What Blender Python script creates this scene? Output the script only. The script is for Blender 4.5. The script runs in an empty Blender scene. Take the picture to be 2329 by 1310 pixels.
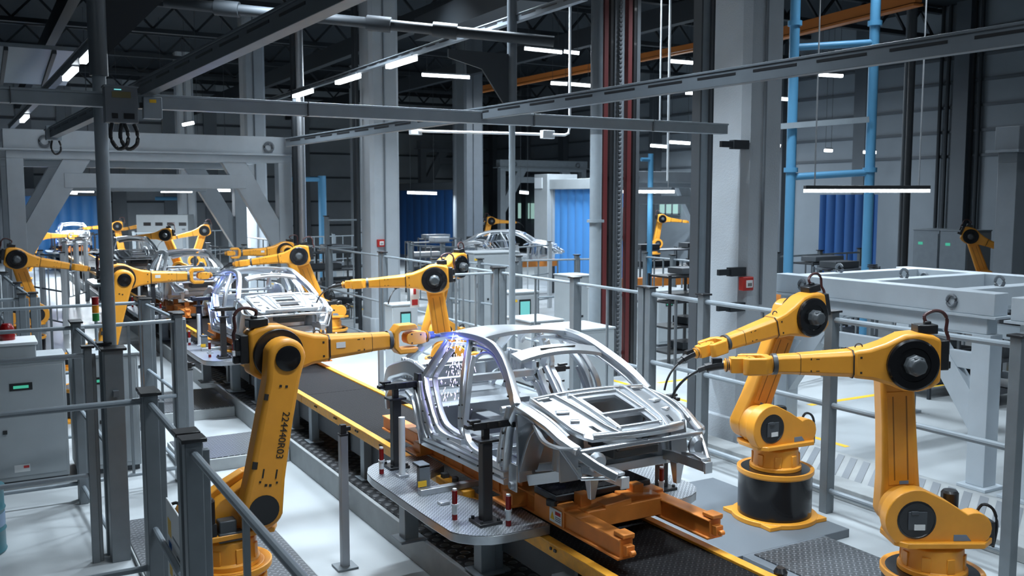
import bpy, math, random
from mathutils import Vector, Matrix, Euler
random.seed(7)
scn = bpy.context.scene
COL = scn.collection
# ------------------------------------------------------------------ camera
FPX, IW, IH, CAMZ = 2150.0, 2329, 1310, 3.5
pitch = math.atan(205 / FPX)
yaw = math.atan(1234 / FPX * math.cos(pitch))
FW = Vector((math.sin(yaw) * math.cos(pitch), math.cos(yaw) * math.cos(pitch), -math.sin(pitch)))
RT = Vector((math.cos(yaw), -math.sin(yaw), 0))
UP = RT.cross(FW)
CAM = Vector((0, 0, CAMZ))
cd = bpy.data.cameras.new('camera')
cam = bpy.data.objects.new('camera', cd)
COL.objects.link(cam)
cam.matrix_world = Matrix(((RT.x, UP.x, -FW.x, 0), (RT.y, UP.y, -FW.y, 0), (RT.z, UP.z, -FW.z, CAMZ), (0, 0, 0, 1)))
cd.sensor_width = 36
cd.lens = 36 * FPX / IW
cd.clip_end = 300
cd.dof.use_dof = True
cd.dof.focus_distance = 8.2
cd.dof.aperture_fstop = 3.2
scn.camera = cam
# ------------------------------------------------------------------ world and exposure
w = bpy.data.worlds.new('World')
scn.world = w
w.use_nodes = True
bg = w.node_tree.nodes['Background']
bg.inputs[0].default_value = (0.62, 0.78, 1.0, 1)
bg.inputs[1].default_value = 0.06
scn.view_settings.view_transform = 'Standard'
scn.view_settings.look = 'None'
scn.view_settings.gamma = 1
scn.view_settings.use_curve_mapping = False
scn.view_settings.exposure = 0.08
LAMP = 0.36          # power factor of all lamps

def area_light(p, sx, sy, power, color=(0.80, 0.905, 1.0), rot=(0, 0, 0), spread=180, parent=None):
    d = bpy.data.lights.new('lamp_light', 'AREA')
    d.shape = 'RECTANGLE'; d.size = sx; d.size_y = sy
    d.energy = power * LAMP; d.color = color; d.spread = math.radians(spread)
    o = bpy.data.objects.new('lamp_light', d)
    COL.objects.link(o)
    o.location = p; o.rotation_euler = rot
    if parent:
        o.parent = parent; o.location = Vector(p) - parent.location
    return o

def point_light(p, r, power, color):
    d = bpy.data.lights.new('weld_light', 'POINT')
    d.energy = power; d.color = color; d.shadow_soft_size = r
    o = bpy.data.objects.new('weld_light', d)
    COL.objects.link(o); o.location = p
    return o

# ------------------------------------------------------------------ pixel to place
def ray(x, y): return FW + RT * ((x - IW / 2) / FPX) - UP * ((y - IH / 2) / FPX)
def onX(x, y, X): r = ray(x, y); return CAM + r * (X / r.x)
def onY(x, y, Y): r = ray(x, y); return CAM + r * (Y / r.y)
def onZ(x, y, Z): r = ray(x, y); return CAM + r * ((Z - CAMZ) / r.z)
def onD(x, y, d): return CAM + ray(x, y) * d
def onPlane(x, y, p, n): r = ray(x, y); return CAM + r * ((Vector(p) - CAM).dot(n) / r.dot(n))

# ------------------------------------------------------------------ materials
def mat(name, col, rough=0.5, metal=0.0, noise=0.0, nscale=8.0, bump=0.0, bscale=60.0, spec=0.5, coat=0.0, emit=None, estr=0.0):
    m = bpy.data.materials.new(name)
    m.use_nodes = True
    nt = m.node_tree; b = nt.nodes['Principled BSDF']
    c = (*col, 1)
    b.inputs['Base Color'].default_value = c
    b.inputs['Roughness'].default_value = rough
    b.inputs['Metallic'].default_value = metal
    b.inputs['Specular IOR Level'].default_value = spec
    b.inputs['Coat Weight'].default_value = coat
    if emit:
        b.inputs['Emission Color'].default_value = (*emit, 1)
        b.inputs['Emission Strength'].default_value = estr
    if noise or bump:
        tc = nt.nodes.new('ShaderNodeTexCoord')
    if noise:
        n = nt.nodes.new('ShaderNodeTexNoise'); n.inputs['Scale'].default_value = nscale; n.inputs['Detail'].default_value = 5
        nt.links.new(tc.outputs['Object'], n.inputs['Vector'])
        r = nt.nodes.new('ShaderNodeMapRange')
        r.inputs[1].default_value = 0.3; r.inputs[2].default_value = 0.7
        r.inputs[3].default_value = 1 - noise; r.inputs[4].default_value = 1 + noise
        nt.links.new(n.outputs[0], r.inputs[0])
        mx = nt.nodes.new('ShaderNodeVectorMath'); mx.operation = 'SCALE'
        mx.inputs[0].default_value = col
        nt.links.new(r.outputs[0], mx.inputs['Scale'])
        nt.links.new(mx.outputs[0], b.inputs['Base Color'])
        r2 = nt.nodes.new('ShaderNodeMapRange')
        r2.inputs[1].default_value = 0.3; r2.inputs[2].default_value = 0.7
        r2.inputs[3].default_value = max(0.03, rough - noise * 0.6); r2.inputs[4].default_value = min(1, rough + noise * 0.6)
        nt.links.new(n.outputs[0], r2.inputs[0]); nt.links.new(r2.outputs[0], b.inputs['Roughness'])
    if bump:
        n2 = nt.nodes.new('ShaderNodeTexNoise'); n2.inputs['Scale'].default_value = bscale; n2.inputs['Detail'].default_value = 3
        nt.links.new(tc.outputs['Object'], n2.inputs['Vector'])
        bp = nt.nodes.new('ShaderNodeBump'); bp.inputs['Strength'].default_value = bump; bp.inputs['Distance'].default_value = 0.01
        nt.links.new(n2.outputs[0], bp.inputs['Height']); nt.links.new(bp.outputs[0], b.inputs['Normal'])
    return m

def tread(name, col, rough, metal, px, py, dist, studcol=None, lozenge=True, spec=0.5):
    """checker plate: raised studs in alternating directions, as bump and (where worn) colour"""
    m = mat(name, col, rough, metal, spec=spec)
    nt = m.node_tree; b = nt.nodes['Principled BSDF']
    N = nt.nodes.new; L = nt.links.new
    tc = N('ShaderNodeTexCoord'); sp = N('ShaderNodeSeparateXYZ'); L(tc.outputs['Object'], sp.inputs[0])
    def M(op, a, c=None):
        n = N('ShaderNodeMath'); n.operation = op
        for i, v in enumerate((a, c)):
            if v is None: continue
            if isinstance(v, (int, float)): n.inputs[i].default_value = v
            else: L(v, n.inputs[i])
        return n.outputs[0]
    def stud(ox, oy, ang):
        u = M('DIVIDE', sp.outputs[0], px); v = M('DIVIDE', sp.outputs[1], py)
        u = M('SUBTRACT', M('FRACT', M('ADD', u, ox)), 0.5); v = M('SUBTRACT', M('FRACT', M('ADD', v, oy)), 0.5)
        ca, sa = math.cos(ang), math.sin(ang)
        a = M('ADD', M('MULTIPLY', u, ca), M('MULTIPLY', v, sa)); c = M('SUBTRACT', M('MULTIPLY', v, ca), M('MULTIPLY', u, sa))
        la, lb = (0.34, 0.12) if lozenge else (0.3, 0.26)
        a = M('DIVIDE', a, la); c = M('DIVIDE', c, lb)
        r = M('ADD', M('MULTIPLY', a, a), M('MULTIPLY', c, c))
        s = M('SUBTRACT', 1.0, r); return M('MAXIMUM', s, 0.0)
    h = M('MAXIMUM', stud(0, 0, 0.78), stud(0.5, 0.5, -0.78))
    h = M('MINIMUM', M('MULTIPLY', h, 2.0), 1.0)
    bp = N('ShaderNodeBump'); bp.inputs['Strength'].default_value = 1.0; bp.inputs['Distance'].default_value = dist
    L(h, bp.inputs['Height']); L(bp.outputs[0], b.inputs['Normal'])
    if studcol:
        mx = N('ShaderNodeMix'); mx.data_type = 'RGBA'
        mx.inputs[6].default_value = (*col, 1); mx.inputs[7].default_value = (*studcol, 1)
        L(h, mx.inputs[0]); L(mx.outputs[2], b.inputs['Base Color'])
    return m

M_ = {}
M_['floor'] = mat('floor_concrete', (0.37, 0.40, 0.415), 0.34, 0, 0.12, 0.9, 0.03, 40)
M_['kerb'] = mat('kerb_concrete', (0.31, 0.33, 0.335), 0.6, 0, 0.12, 5)
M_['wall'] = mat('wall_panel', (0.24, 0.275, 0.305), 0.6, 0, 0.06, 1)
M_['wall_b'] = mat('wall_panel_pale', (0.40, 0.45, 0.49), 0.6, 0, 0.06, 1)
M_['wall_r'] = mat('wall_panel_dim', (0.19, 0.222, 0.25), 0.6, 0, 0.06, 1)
M_['wall_dark'] = mat('wall_dark', (0.07, 0.085, 0.1), 0.6, 0, 0.1, 1)
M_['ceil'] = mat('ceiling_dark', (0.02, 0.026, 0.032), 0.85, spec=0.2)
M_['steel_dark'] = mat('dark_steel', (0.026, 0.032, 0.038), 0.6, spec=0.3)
M_['column'] = mat('column_plaster', (0.39, 0.43, 0.465), 0.7, 0, 0.05, 2, 0.45, 45)
M_['portal'] = mat('portal_paint', (0.46, 0.515, 0.56), 0.4, 0, 0.05, 3)
M_['gray'] = mat('gray_paint', (0.235, 0.275, 0.305), 0.4, 0, 0.06, 6)
M_['fence'] = mat('fence_aluminium', (0.165, 0.19, 0.208), 0.42, 0.2, 0.08, 6)
M_['railgray'] = mat('rail_gray', (0.095, 0.112, 0.127), 0.4, 0, 0.06, 6)
M_['midgray'] = mat('mid_gray', (0.13, 0.15, 0.17), 0.45, 0, 0.05, 5)
M_['dgray'] = mat('dark_gray', (0.055, 0.063, 0.072), 0.5, 0, 0.05, 6)
M_['blackpost'] = mat('black_post_paint', (0.026, 0.028, 0.032), 0.4)
M_['black'] = mat('black_plastic', (0.012, 0.013, 0.015), 0.35, coat=0.2)
M_['gloss_black'] = mat('gloss_black', (0.007, 0.007, 0.008), 0.22, spec=0.35, coat=0.15)
M_['cab'] = mat('cabinet_paint', (0.36, 0.395, 0.415), 0.45, 0, 0.04, 3)
M_['white'] = mat('white_paint', (0.66, 0.70, 0.73), 0.45)
M_['yellow'] = mat('robot_yellow', (0.76, 0.325, 0.03), 0.40, 0, 0.06, 5, coat=0.1)
M_['yellow_dark'] = mat('robot_yellow_seam', (0.30, 0.12, 0.012), 0.5)
M_['railyel'] = mat('rail_yellow', (0.78, 0.36, 0.03), 0.45, 0, 0.14, 14)
M_['orange'] = mat('skid_orange', (0.72, 0.245, 0.045), 0.45, 0, 0.1, 7)
M_['crane'] = mat('crane_orange', (0.5, 0.16, 0.03), 0.5)
M_['motor'] = mat('motor_gray', (0.06, 0.069, 0.076), 0.4)
M_['car'] = mat('bare_sheet_metal', (0.72, 0.75, 0.78), 0.30, 0.93)
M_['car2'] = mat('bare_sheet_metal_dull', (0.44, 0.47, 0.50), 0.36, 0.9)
M_['alu'] = mat('brushed_aluminium', (0.55, 0.58, 0.61), 0.35, 0.85, 0.05, 20)
M_['alu2'] = mat('pale_aluminium', (0.34, 0.37, 0.40), 0.4, 0.3)
M_['red'] = mat('red_glass', (0.20, 0.004, 0.005), 0.25)
M_['redbox'] = mat('red_box', (0.40, 0.02, 0.015), 0.45)
M_['amber'] = mat('amber_glass', (0.55, 0.2, 0.01), 0.3)
M_['green'] = mat('green_glass', (0.01, 0.16, 0.03), 0.3)
M_['bluepipe'] = mat('blue_pipe', (0.07, 0.235, 0.40), 0.45)
M_['curtain'] = mat('blue_curtain', (0.03, 0.14, 0.42), 0.5)
M_['curtain_l'] = mat('light_blue_curtain', (0.07, 0.28, 0.66), 0.5)
M_['drum'] = mat('teal_drum', (0.03, 0.12, 0.15), 0.4)
M_['redpipe'] = mat('red_rail', (0.085, 0.008, 0.009), 0.5)
M_['hose'] = mat('hose', (0.06, 0.02, 0.02), 0.4)
M_['tube'] = mat('lamp_tube', (1, 1, 1), 0.4, emit=(0.88, 0.95, 1.0), estr=9)
M_['screen'] = mat('screen_glow', (0.02, 0.1, 0.1), 0.3, emit=(0.25, 0.85, 0.85), estr=0.6)
M_['led'] = mat('green_display', (0.01, 0.05, 0.04), 0.3, emit=(0.1, 0.75, 0.5), estr=0.5)
M_['labelw'] = mat('white_label', (0.7, 0.72, 0.72), 0.5)
M_['labely'] = mat('yellow_label', (0.75, 0.45, 0.02), 0.5)
M_['labelr'] = mat('red_label', (0.5, 0.03, 0.03), 0.5)
M_['labelb'] = mat('blue_label', (0.15, 0.22, 0.32), 0.5)
M_['ink'] = mat('black_ink', (0.02, 0.018, 0.015), 0.5)
M_['spark'] = mat('spark_light', (1, 1, 1), 0.5, emit=(0.62, 0.52, 1.0), estr=14)
M_['flash'] = mat('arc_light', (1, 1, 1), 0.5, emit=(0.85, 0.88, 1.0), estr=80)
M_['tread_dark'] = tread('dark_checker_plate', (0.022, 0.024, 0.027), 0.45, 0.3, 0.17, 0.17, 0.008, (0.085, 0.09, 0.095), False, 0.3)
M_['tread_mid'] = tread('gray_checker_plate', (0.085, 0.092, 0.10), 0.42, 0.5, 0.075, 0.075, 0.004, (0.22, 0.235, 0.25))
M_['tread_silver'] = tread('silver_checker_plate', (0.30, 0.33, 0.36), 0.36, 0.75, 0.040, 0.040, 0.003, (0.80, 0.84, 0.88))
M_['belt'] = tread('belt_checker', (0.011, 0.011, 0.012), 0.5, 0.0, 0.055, 0.055, 0.004, (0.034, 0.034, 0.036), spec=0.06)

PLAB = {'pedestal': 'glossy black drum pedestal', 'elbow_disc': 'black round elbow cover', 'post_cap': 'black plastic cap', 'checker_top': 'checkered tread top', 'checker_plate': 'checkered tread plate', 'side_rail': 'worn yellow side rail', 'belt_deck': 'black ribbed deck', 'red_tube': 'dark red tube', 'white_band': 'white band', 'hanger_rod': 'thin hanger rod', 'screen': 'teal lit screen', 'display': 'green display', 'hose': 'dark looped hose', 'lettering': 'black serial lettering', 'pierced_hole': 'dark pierced holes', 'red_guide': 'dark red guide rail', 'warning_triangle': 'yellow warning triangle', 'welding_torch': 'black torch with curved neck', 'elbow_motor': 'grey motor housing', 'plate_label': 'white plate', 'wrist_ring': 'grey wrist ring', 'studded_plate': 'dark studded tread', 'sensor_head': 'black sensor head'}
# ------------------------------------------------------------------ mesh builder
class MB:
    def __init__(s): s.v = []; s.f = []; s.sm = []
    def add(s, vs, fs, smooth=False):
        o = len(s.v); s.v += [tuple(p) for p in vs]
        for f in fs: s.f.append([i + o for i in f]); s.sm.append(smooth)
        return s
    def box(s, lo, hi):
        x0, y0, z0 = lo; x1, y1, z1 = hi
        v = [(x0, y0, z0), (x1, y0, z0), (x1, y1, z0), (x0, y1, z0), (x0, y0, z1), (x1, y0, z1), (x1, y1, z1), (x0, y1, z1)]
        return s.add(v, [(0, 3, 2, 1), (4, 5, 6, 7), (0, 1, 5, 4), (1, 2, 6, 5), (2, 3, 7, 6), (3, 0, 4, 7)])
    def cbox(s, c, sz):
        return s.box([c[i] - sz[i] / 2 for i in range(3)], [c[i] + sz[i] / 2 for i in range(3)])
    def frame(s, d, up=None):
        d = Vector(d).normalized(); u = Vector(up) if up else Vector((0, 0, 1))
        if abs(d.dot(u.normalized())) > 0.98: u = Vector((0, 1, 0)) if abs(d.y) < 0.9 else Vector((1, 0, 0))
        a = d.cross(u).normalized(); b = a.cross(d).normalized()
        return d, a, b
    def bar(s, p0, p1, w, h, up=None, w1=None, h1=None):
        p0, p1 = Vector(p0), Vector(p1); d, a, b = s.frame(p1 - p0, up)
        w1 = w1 or w; h1 = h1 or h; v = []
        for p, ww, hh in ((p0, w, h), (p1, w1, h1)):
            for i, j in ((-1, -1), (1, -1), (1, 1), (-1, 1)): v.append(p + a * (i * ww / 2) + b * (j * hh / 2))
        return s.add(v, [(3, 2, 1, 0), (4, 5, 6, 7), (0, 1, 5, 4), (1, 2, 6, 5), (2, 3, 7, 6), (3, 0, 4, 7)])
    def tube(s, p0, p1, r, n=12, r1=None, caps=True):
        p0, p1 = Vector(p0), Vector(p1); d, a, b = s.frame(p1 - p0); r1 = r if r1 is None else r1
        v = []
        for p, rr in ((p0, r), (p1, r1)):
            for k in range(n):
                t = 2 * math.pi * k / n; v.append(p + a * (math.cos(t) * rr) + b * (math.sin(t) * rr))
        s.add(v, [(k, (k + 1) % n, n + (k + 1) % n, n + k) for k in range(n)], True)
        if caps: s.add(v, [tuple(range(n - 1, -1, -1)), tuple(range(n, 2 * n))])
        return s
    def path(s, pts, r, n=8, cyc=False):
        pts = [Vector(p) for p in pts]; rings = []; v = []
        m = len(pts)
        for i, p in enumerate(pts):
            d = (pts[min(i + 1, m - 1)] - pts[max(i - 1, 0)])
            _, a, b = s.frame(d)
            for k in range(n):
                t = 2 * math.pi * k / n; v.append(p + a * (math.cos(t) * r) + b * (math.sin(t) * r))
        f = []
        for i in range(m - 1):
            for k in range(n): f.append((i * n + k, i * n + (k + 1) % n, (i + 1) * n + (k + 1) % n, (i + 1) * n + k))
        s.add(v, f, True)
        return s.add(v, [tuple(range(n - 1, -1, -1)), tuple(range((m - 1) * n, m * n))])
    def ribbon(s, pts, w, t, nrm, smooth=True):
        """box section swept along pts: w across (in the plane square to nrm), t along nrm; w may be a list"""
        pts = [Vector(p) for p in pts]; m = len(pts); v = []
        for i, p in enumerate(pts):
            d = (pts[min(i + 1, m - 1)] - pts[max(i - 1, 0)]).normalized()
            n = Vector(nrm[i] if isinstance(nrm, list) else nrm); n = (n - d * n.dot(d)).normalized()
            a = d.cross(n)
            ww = w[i] if isinstance(w, (list, tuple)) else w
            c = 0.28
            for i2, j2 in ((-1, -1), (-1 + c, -1), (1 - c, -1), (1, -1), (1, 0.2), (1 - c, 1), (-1 + c, 1), (-1, 0.2)):
                v.append(p + a * (i2 * ww / 2) + n * (j2 * t / 2))
        k = 8; f = []
        for i in range(m - 1):
            for q in range(k): f.append((i * k + q, i * k + (q + 1) % k, (i + 1) * k + (q + 1) % k, (i + 1) * k + q))
        s.add(v, f, False)
        return s.add(v, [tuple(range(k - 1, -1, -1)), tuple(range((m - 1) * k, m * k))])
    def prism(s, poly, lo, hi, plane='xz'):
        def P(a, b, c): return {'xz': (a, c, b), 'xy': (a, b, c), 'yz': (c, a, b)}[plane]
        n = len(poly)
        v = [P(a, b, lo) for a, b in poly] + [P(a, b, hi) for a, b in poly]
        s.add(v, [(k, (k + 1) % n, n + (k + 1) % n, n + k) for k in range(n)])
        return s.add(v, [tuple(range(n - 1, -1, -1)), tuple(range(n, 2 * n))])
    def lathe(s, prof, c=(0, 0, 0), n=28, axis='z'):
        v = []
        for r, z in prof:
            for k in range(n):
                t = 2 * math.pi * k / n; x, y = r * math.cos(t), r * math.sin(t)
                p = {'z': (x, y, z), 'y': (x, z, y), 'x': (z, x, y)}[axis]
                v.append((p[0] + c[0], p[1] + c[1], p[2] + c[2]))
        f = []
        for i in range(len(prof) - 1):
            for k in range(n): f.append((i * n + k, i * n + (k + 1) % n, (i + 1) * n + (k + 1) % n, (i + 1) * n + k))
        s.add(v, f, False)
        return s.add(v, [tuple(range(n - 1, -1, -1)), tuple(range((len(prof) - 1) * n, len(prof) * n))])
    def mesh(s, name):
        import bmesh
        me = bpy.data.meshes.new(name)
        me.from_pydata(s.v, [], s.f)
        bm = bmesh.new(); bm.from_mesh(me); bmesh.ops.remove_doubles(bm, verts=bm.verts, dist=1e-6); bmesh.ops.recalc_face_normals(bm, faces=bm.faces); bm.to_mesh(me); bm.free()
        for p in me.polygons: p.use_smooth = True
        me.set_sharp_from_angle(angle=math.radians(33))
        return me
    def build(s, name, m, parent=None, bev=0, local=False, seg=2):
        if parent is not None and not local:
            q = wloc(parent); s.v = [(a - q.x, b - q.y, c - q.z) for a, b, c in s.v]
        elif parent is None and s.v:
            xs, ys, zs = zip(*s.v); c = Vector(((min(xs) + max(xs)) / 2, (min(ys) + max(ys)) / 2, min(zs)))
            s.v = [(a - c.x, b - c.y, d - c.z) for a, b, d in s.v]
        me = s.mesh(name); o = bpy.data.objects.new(name, me); COL.objects.link(o)
        me.materials.append(M_[m] if isinstance(m, str) else m)
        if parent is not None:
            o.parent = parent
            if name in PLAB: o['label'] = PLAB[name]
        elif s.v: o.location = c
        if bev:
            md = o.modifiers.new('Bevel', 'BEVEL'); md.width = bev; md.segments = seg; md.limit_method = 'ANGLE'; md.angle_limit = math.radians(35)
        return o

def wloc(o):
    p = Vector(o.location)
    while o.parent: o = o.parent; p = p + Vector(o.location)
    return p

def tag(o, label, cat, group=None, kind=None):
    o['label'] = label; o['category'] = cat
    if group: o['group'] = group
    if kind: o['kind'] = kind
    return o
def thing(name, label, cat, loc, group=None, rz=0):
    o = bpy.data.objects.new(name, None); COL.objects.link(o); o.empty_display_size = 0.2
    o.location = loc; o.rotation_euler = (0, 0, rz)
    return tag(o, label, cat, group)
def struct(o, label=None, cat=None):
    o['kind'] = 'structure'
    if label: o['label'] = label
    if cat: o['category'] = cat
    return o
def kids(o): return [c for c in o.children]
def dup(o, parent=None):
    c = o.copy(); COL.objects.link(c)
    if parent: c.parent = parent
    for k in kids(o):
        if k.type != 'LIGHT': dup(k, c)
    return c
def smooth_pts(pts, n=4):
    pts = [Vector(p) for p in pts]; out = []
    for i in range(len(pts) - 1):
        p0 = pts[max(i - 1, 0)]; p1 = pts[i]; p2 = pts[i + 1]; p3 = pts[min(i + 2, len(pts) - 1)]
        for k in range(n):
            t = k / n
            out.append(0.5 * ((2 * p1) + (p2 - p0) * t + (2 * p0 - 5 * p1 + 4 * p2 - p3) * t * t + (3 * p1 - p0 - 3 * p2 + p3) * t ** 3))
    out.append(pts[-1]); return out
def text_mesh(txt, size, name, m, parent, mw):
    cu = bpy.data.curves.new('t', 'FONT'); cu.body = txt; cu.size = size; cu.align_x = 'CENTER'; cu.align_y = 'CENTER'; cu.extrude = 0.0008
    to = bpy.data.objects.new('t', cu); COL.objects.link(to)
    dg = bpy.context.evaluated_depsgraph_get(); me = bpy.data.meshes.new_from_object(to.evaluated_get(dg))
    bpy.data.objects.remove(to); me.materials.clear(); me.materials.append(M_[m]); me.name = name
    o = bpy.data.objects.new(name, me); COL.objects.link(o); o.parent = parent; o.matrix_local = mw
    return o
# ================================================================== the hall
WX = 32.0           # right wall
XC = 4.26           # centre line of the conveyor
struct(MB().box((-9, -3, -0.2), (WX, 62, 0)).build('floor', 'floor'))
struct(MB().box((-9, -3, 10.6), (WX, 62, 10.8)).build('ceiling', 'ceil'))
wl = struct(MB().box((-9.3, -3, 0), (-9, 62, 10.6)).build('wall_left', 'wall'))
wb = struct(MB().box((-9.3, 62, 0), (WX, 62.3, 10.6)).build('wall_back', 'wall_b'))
b = MB()
for z in (1.6, 3.2, 4.8, 6.4, 8.0, 9.4): b.box((-9, 61.9, z), (WX, 62, z + 0.12))
b.build('rib', 'wall_dark', wb)
b = MB()
for x in (-6, -3.5, 0, 2.5, 4.6, 7.5, 10.5, 13.0, 16, 19): b.box((x, 61.8, 0), (x + 0.8, 62, 10.6))
b.build('wall_pilaster', 'wall', wb)
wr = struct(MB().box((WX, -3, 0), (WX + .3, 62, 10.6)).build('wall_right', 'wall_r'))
b = MB()
for z in (5.0, 5.9, 6.8, 7.7, 8.6, 9.5): b.box((WX - .08, -3, z), (WX, 62, z + 0.1))
b.build('rib', 'wall_dark', wr)
b = MB()
for y in (8, 12.2, 14.2, 17.0, 22, 26.5, 31, 35.5, 40, 44.5, 49, 53.5, 58): b.box((WX - .4, y, 0), (WX, y + 0.6, 10.6))
b.build('wall_pilaster', 'wall_dark', wr)
b = MB()
for y in (15.2, 15.5, 15.8, 16.2, 16.5, 16.9, 21.7, 22.0, 22.3, 22.7, 23.0, 23.3): b.tube((WX - .15, y, 0), (WX - .15, y, 10.6), 0.07, 8)
b.build('conduit', 'steel_dark', wr)
# roof beams, dark, and the flat duct
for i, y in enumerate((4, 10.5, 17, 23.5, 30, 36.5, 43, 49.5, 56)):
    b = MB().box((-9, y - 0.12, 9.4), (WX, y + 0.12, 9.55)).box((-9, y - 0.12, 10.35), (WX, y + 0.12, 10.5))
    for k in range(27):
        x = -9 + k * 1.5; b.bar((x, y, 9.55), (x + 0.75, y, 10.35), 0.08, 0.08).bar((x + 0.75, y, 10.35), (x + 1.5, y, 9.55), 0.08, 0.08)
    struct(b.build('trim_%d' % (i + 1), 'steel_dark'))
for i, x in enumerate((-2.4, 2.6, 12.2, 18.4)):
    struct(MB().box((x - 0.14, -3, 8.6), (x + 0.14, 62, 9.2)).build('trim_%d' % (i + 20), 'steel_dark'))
# raised kerb platforms
tp = thing('walkway_platform', 'long low concrete platform topped with dark studded plate under the conveyor', 'platform', (XC, 20, 0))
b = MB().box((3.56, 2.0, 0), (5.05, 10.2, 0.285)).box((3.56, 10.212, 0), (5.05, 57.6, 0.285)); b.build('kerb', 'kerb', tp, 0.006)
MB().box((3.60, 2.0, 0.285), (5.02, 57.6, 0.30)).build('studded_plate', 'tread_dark', tp)
for k, (x0, x1, y0, y1, h, lb) in enumerate([
        (2.2, 3.55, 12.2, 13.4, 0.16, 'low tread step nearest beyond the left front robot, against the kerb'),
        (2.2, 3.55, 15.2, 16.9, 0.16, 'low tread step further back under the second left robot')]):
    t = thing('step_platform', lb, 'platform', ((x0 + x1) / 2, (y0 + y1) / 2, 0), 'low tread steps')
    MB().box((x0, y0, 0), (x1, y1, h)).build('kerb', 'kerb', t, 0.006)
    MB().box((x0 + .03, y0 + .03, h), (x1, y1 - .03, h + 0.012)).build('checker_plate', 'tread_mid', t)
t = thing('robot_platform', 'checker plate platform under the left front robot beside the near fence', 'platform', (1.9, 8.6, 0))
MB().box((1.22, 5.2, 0), (2.62, 10.6, 0.05)).build('plinth', 'kerb', t, 0.005)
MB().box((1.24, 5.22, 0.05), (2.60, 10.58, 0.062)).build('checker_plate', 'tread_mid', t)
t = thing('robot_platform', 'dark plinth with checker plate linking the two right robots', 'platform', (7.0, 5.6, 0))
MB().box((6.25, 3.0, 0), (7.35, 6.5, 0.10)).build('plinth', 'midgray', t, 0.006)
MB().box((6.35, 3.05, 0.10), (7.32, 6.45, 0.112)).build('checker_plate', 'tread_mid', t)
t = thing('robot_platform', 'flat grey plinth under the black drum pedestal of the rear right robot', 'platform', (6.9, 7.3, 0))
MB().box((6.2, 6.52, 0), (7.75, 8.6, 0.09)).build('plinth', 'midgray', t, 0.006)
t = thing('curb_strip', 'low grey kerb strip running behind the two right robots', 'kerb', (8.9, 7, 0))
MB().box((8.62, 2, 0), (8.95, 11.5, 0.16)).build('kerb', 'kerb', t, 0.01)
t = thing('ramp', 'wide hazard ramp with slanted grey stripes behind the right fence', 'ramp', (9.5, 7.9, 0))
MB().prism([(8.96, 0), (9.6, 0), (9.6, 0.24), (9.45, 0.26), (8.96, 0.06)], 5.2, 9.6).build('ramp_body', 'kerb', t)
b = MB()
for k in range(21):
    y = 5.3 + k * 0.195
    b.add([(8.98, y, 0.074), (9.44, y + .22, 0.262), (9.44, y + .32, 0.262), (8.98, y + .10, 0.074)], [(0, 1, 2, 3)])
b.build('stripe', 'midgray', t)
# floor lines
for i, (p, q, wd) in enumerate([((10.6, 9, 0), (10.6, 60, 0), 0.10), ((5.9, 11.5, 0), (5.9, 60, 0), 0.08), ((12.2, 11.2, 0), (20, 11.2, 0), 0.12), ((11.2, 14, 0), (20, 14, 0), 0.12)]):
    p, q = Vector(p), Vector(q); b = MB(); b.bar(p + Vector((0, 0, .001)), q + Vector((0, 0, .001)), wd, 0.003)
    struct(b.build('trim_%d' % (30 + i), 'labely'))
# ------------------------------------------------------------------ columns
def column(x, y, lb, w=0.42, redbox=None, plinth=True, m='column'):
    t = thing('column', lb, 'column', (x, y, 0), 'square plaster columns'); struct(t)
    c = 0.09
    P = lambda w: [(x - w + c, y - w), (x + w - c, y - w), (x + w, y - w + c), (x + w, y + w - c), (x + w - c, y + w), (x - w + c, y + w), (x - w, y + w - c), (x - w, y - w + c)]
    MB().prism(P(w), 0, 10.6, 'xy').build('shaft', m, t)
    if plinth: MB().prism(P(w + 0.06), 0, 0.42, 'xy').build('plinth', m, t, 0.02)
    MB().tube((x - 0.05, y - w - 0.03, 0.4 if not redbox else redbox), (x - 0.05, y - w - 0.03, 10.6), 0.022, 8).build('conduit', 'midgray', t)
    return t
CA = column(9.56, 10.06, 'thick plaster column behind the right fence, nearest to the viewer', 0.37, 2.02)
CB = column(9.26, 23.1, 'tall white plaster column standing in the middle of the hall', 0.40, 2.02)
column(9.42, 36.2, 'pale plaster column rising behind the white portal gantry', 0.4)
column(9.42, 49.2, 'narrow grey column in the far left distance', 0.4)
column(18.6, 36.2, 'grey column between the two blue curtains', 0.45, m='midgray')
column(18.6, 49.2, 'far grey column left of the dark blue curtain', 0.45)
def callbox(c, lb, n):
    x, y, z = c
    t = thing('fire_call_box', lb, 'fire alarm', (x, y, z))
    MB().cbox((x, y - .03, z), (0.19, 0.1, 0.19)).build('housing', 'redbox', t, 0.012)
    MB().cbox((x + .01, y - .085, z), (0.11, 0.012, 0.10)).build('plate', 'labelw', t)
    b = MB()
    for k in (-1, 0, 1): b.cbox((x + .01 + k * .025, y - .093, z - .01), (0.012, 0.006, 0.045))
    b.build('marking', 'ink', t)
q_ = onY(1697, 645, 9.66)
callbox((q_.x, 9.69, q_.z), 'red call box on the thick right column', 0)
q_ = onY(866, 553, 22.66)
callbox((q_.x, 22.70, q_.z), 'red call box on the white column in mid hall', 0)
# brackets on the near column
for k, (z, lb) in enumerate(((onY(1640, 326, 9.6).z, 'dark steel bracket high on the thick right column below the duct end'), (onY(1625, 705, 9.6).z, 'dark steel bracket low on the thick right column at rail height'), (onY(1600, 624, 9.6).z, 'dark steel clamp on the thick right column at the call box height'))):
    tag(MB().box((8.98, 9.68, z - 0.06), (9.25, 9.78, z + 0.06)).box((8.78, 9.70, z - .04), (9.0, 9.75, z + .04)).build('bracket', 'steel_dark'), lb, 'bracket', 'column brackets')
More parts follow.
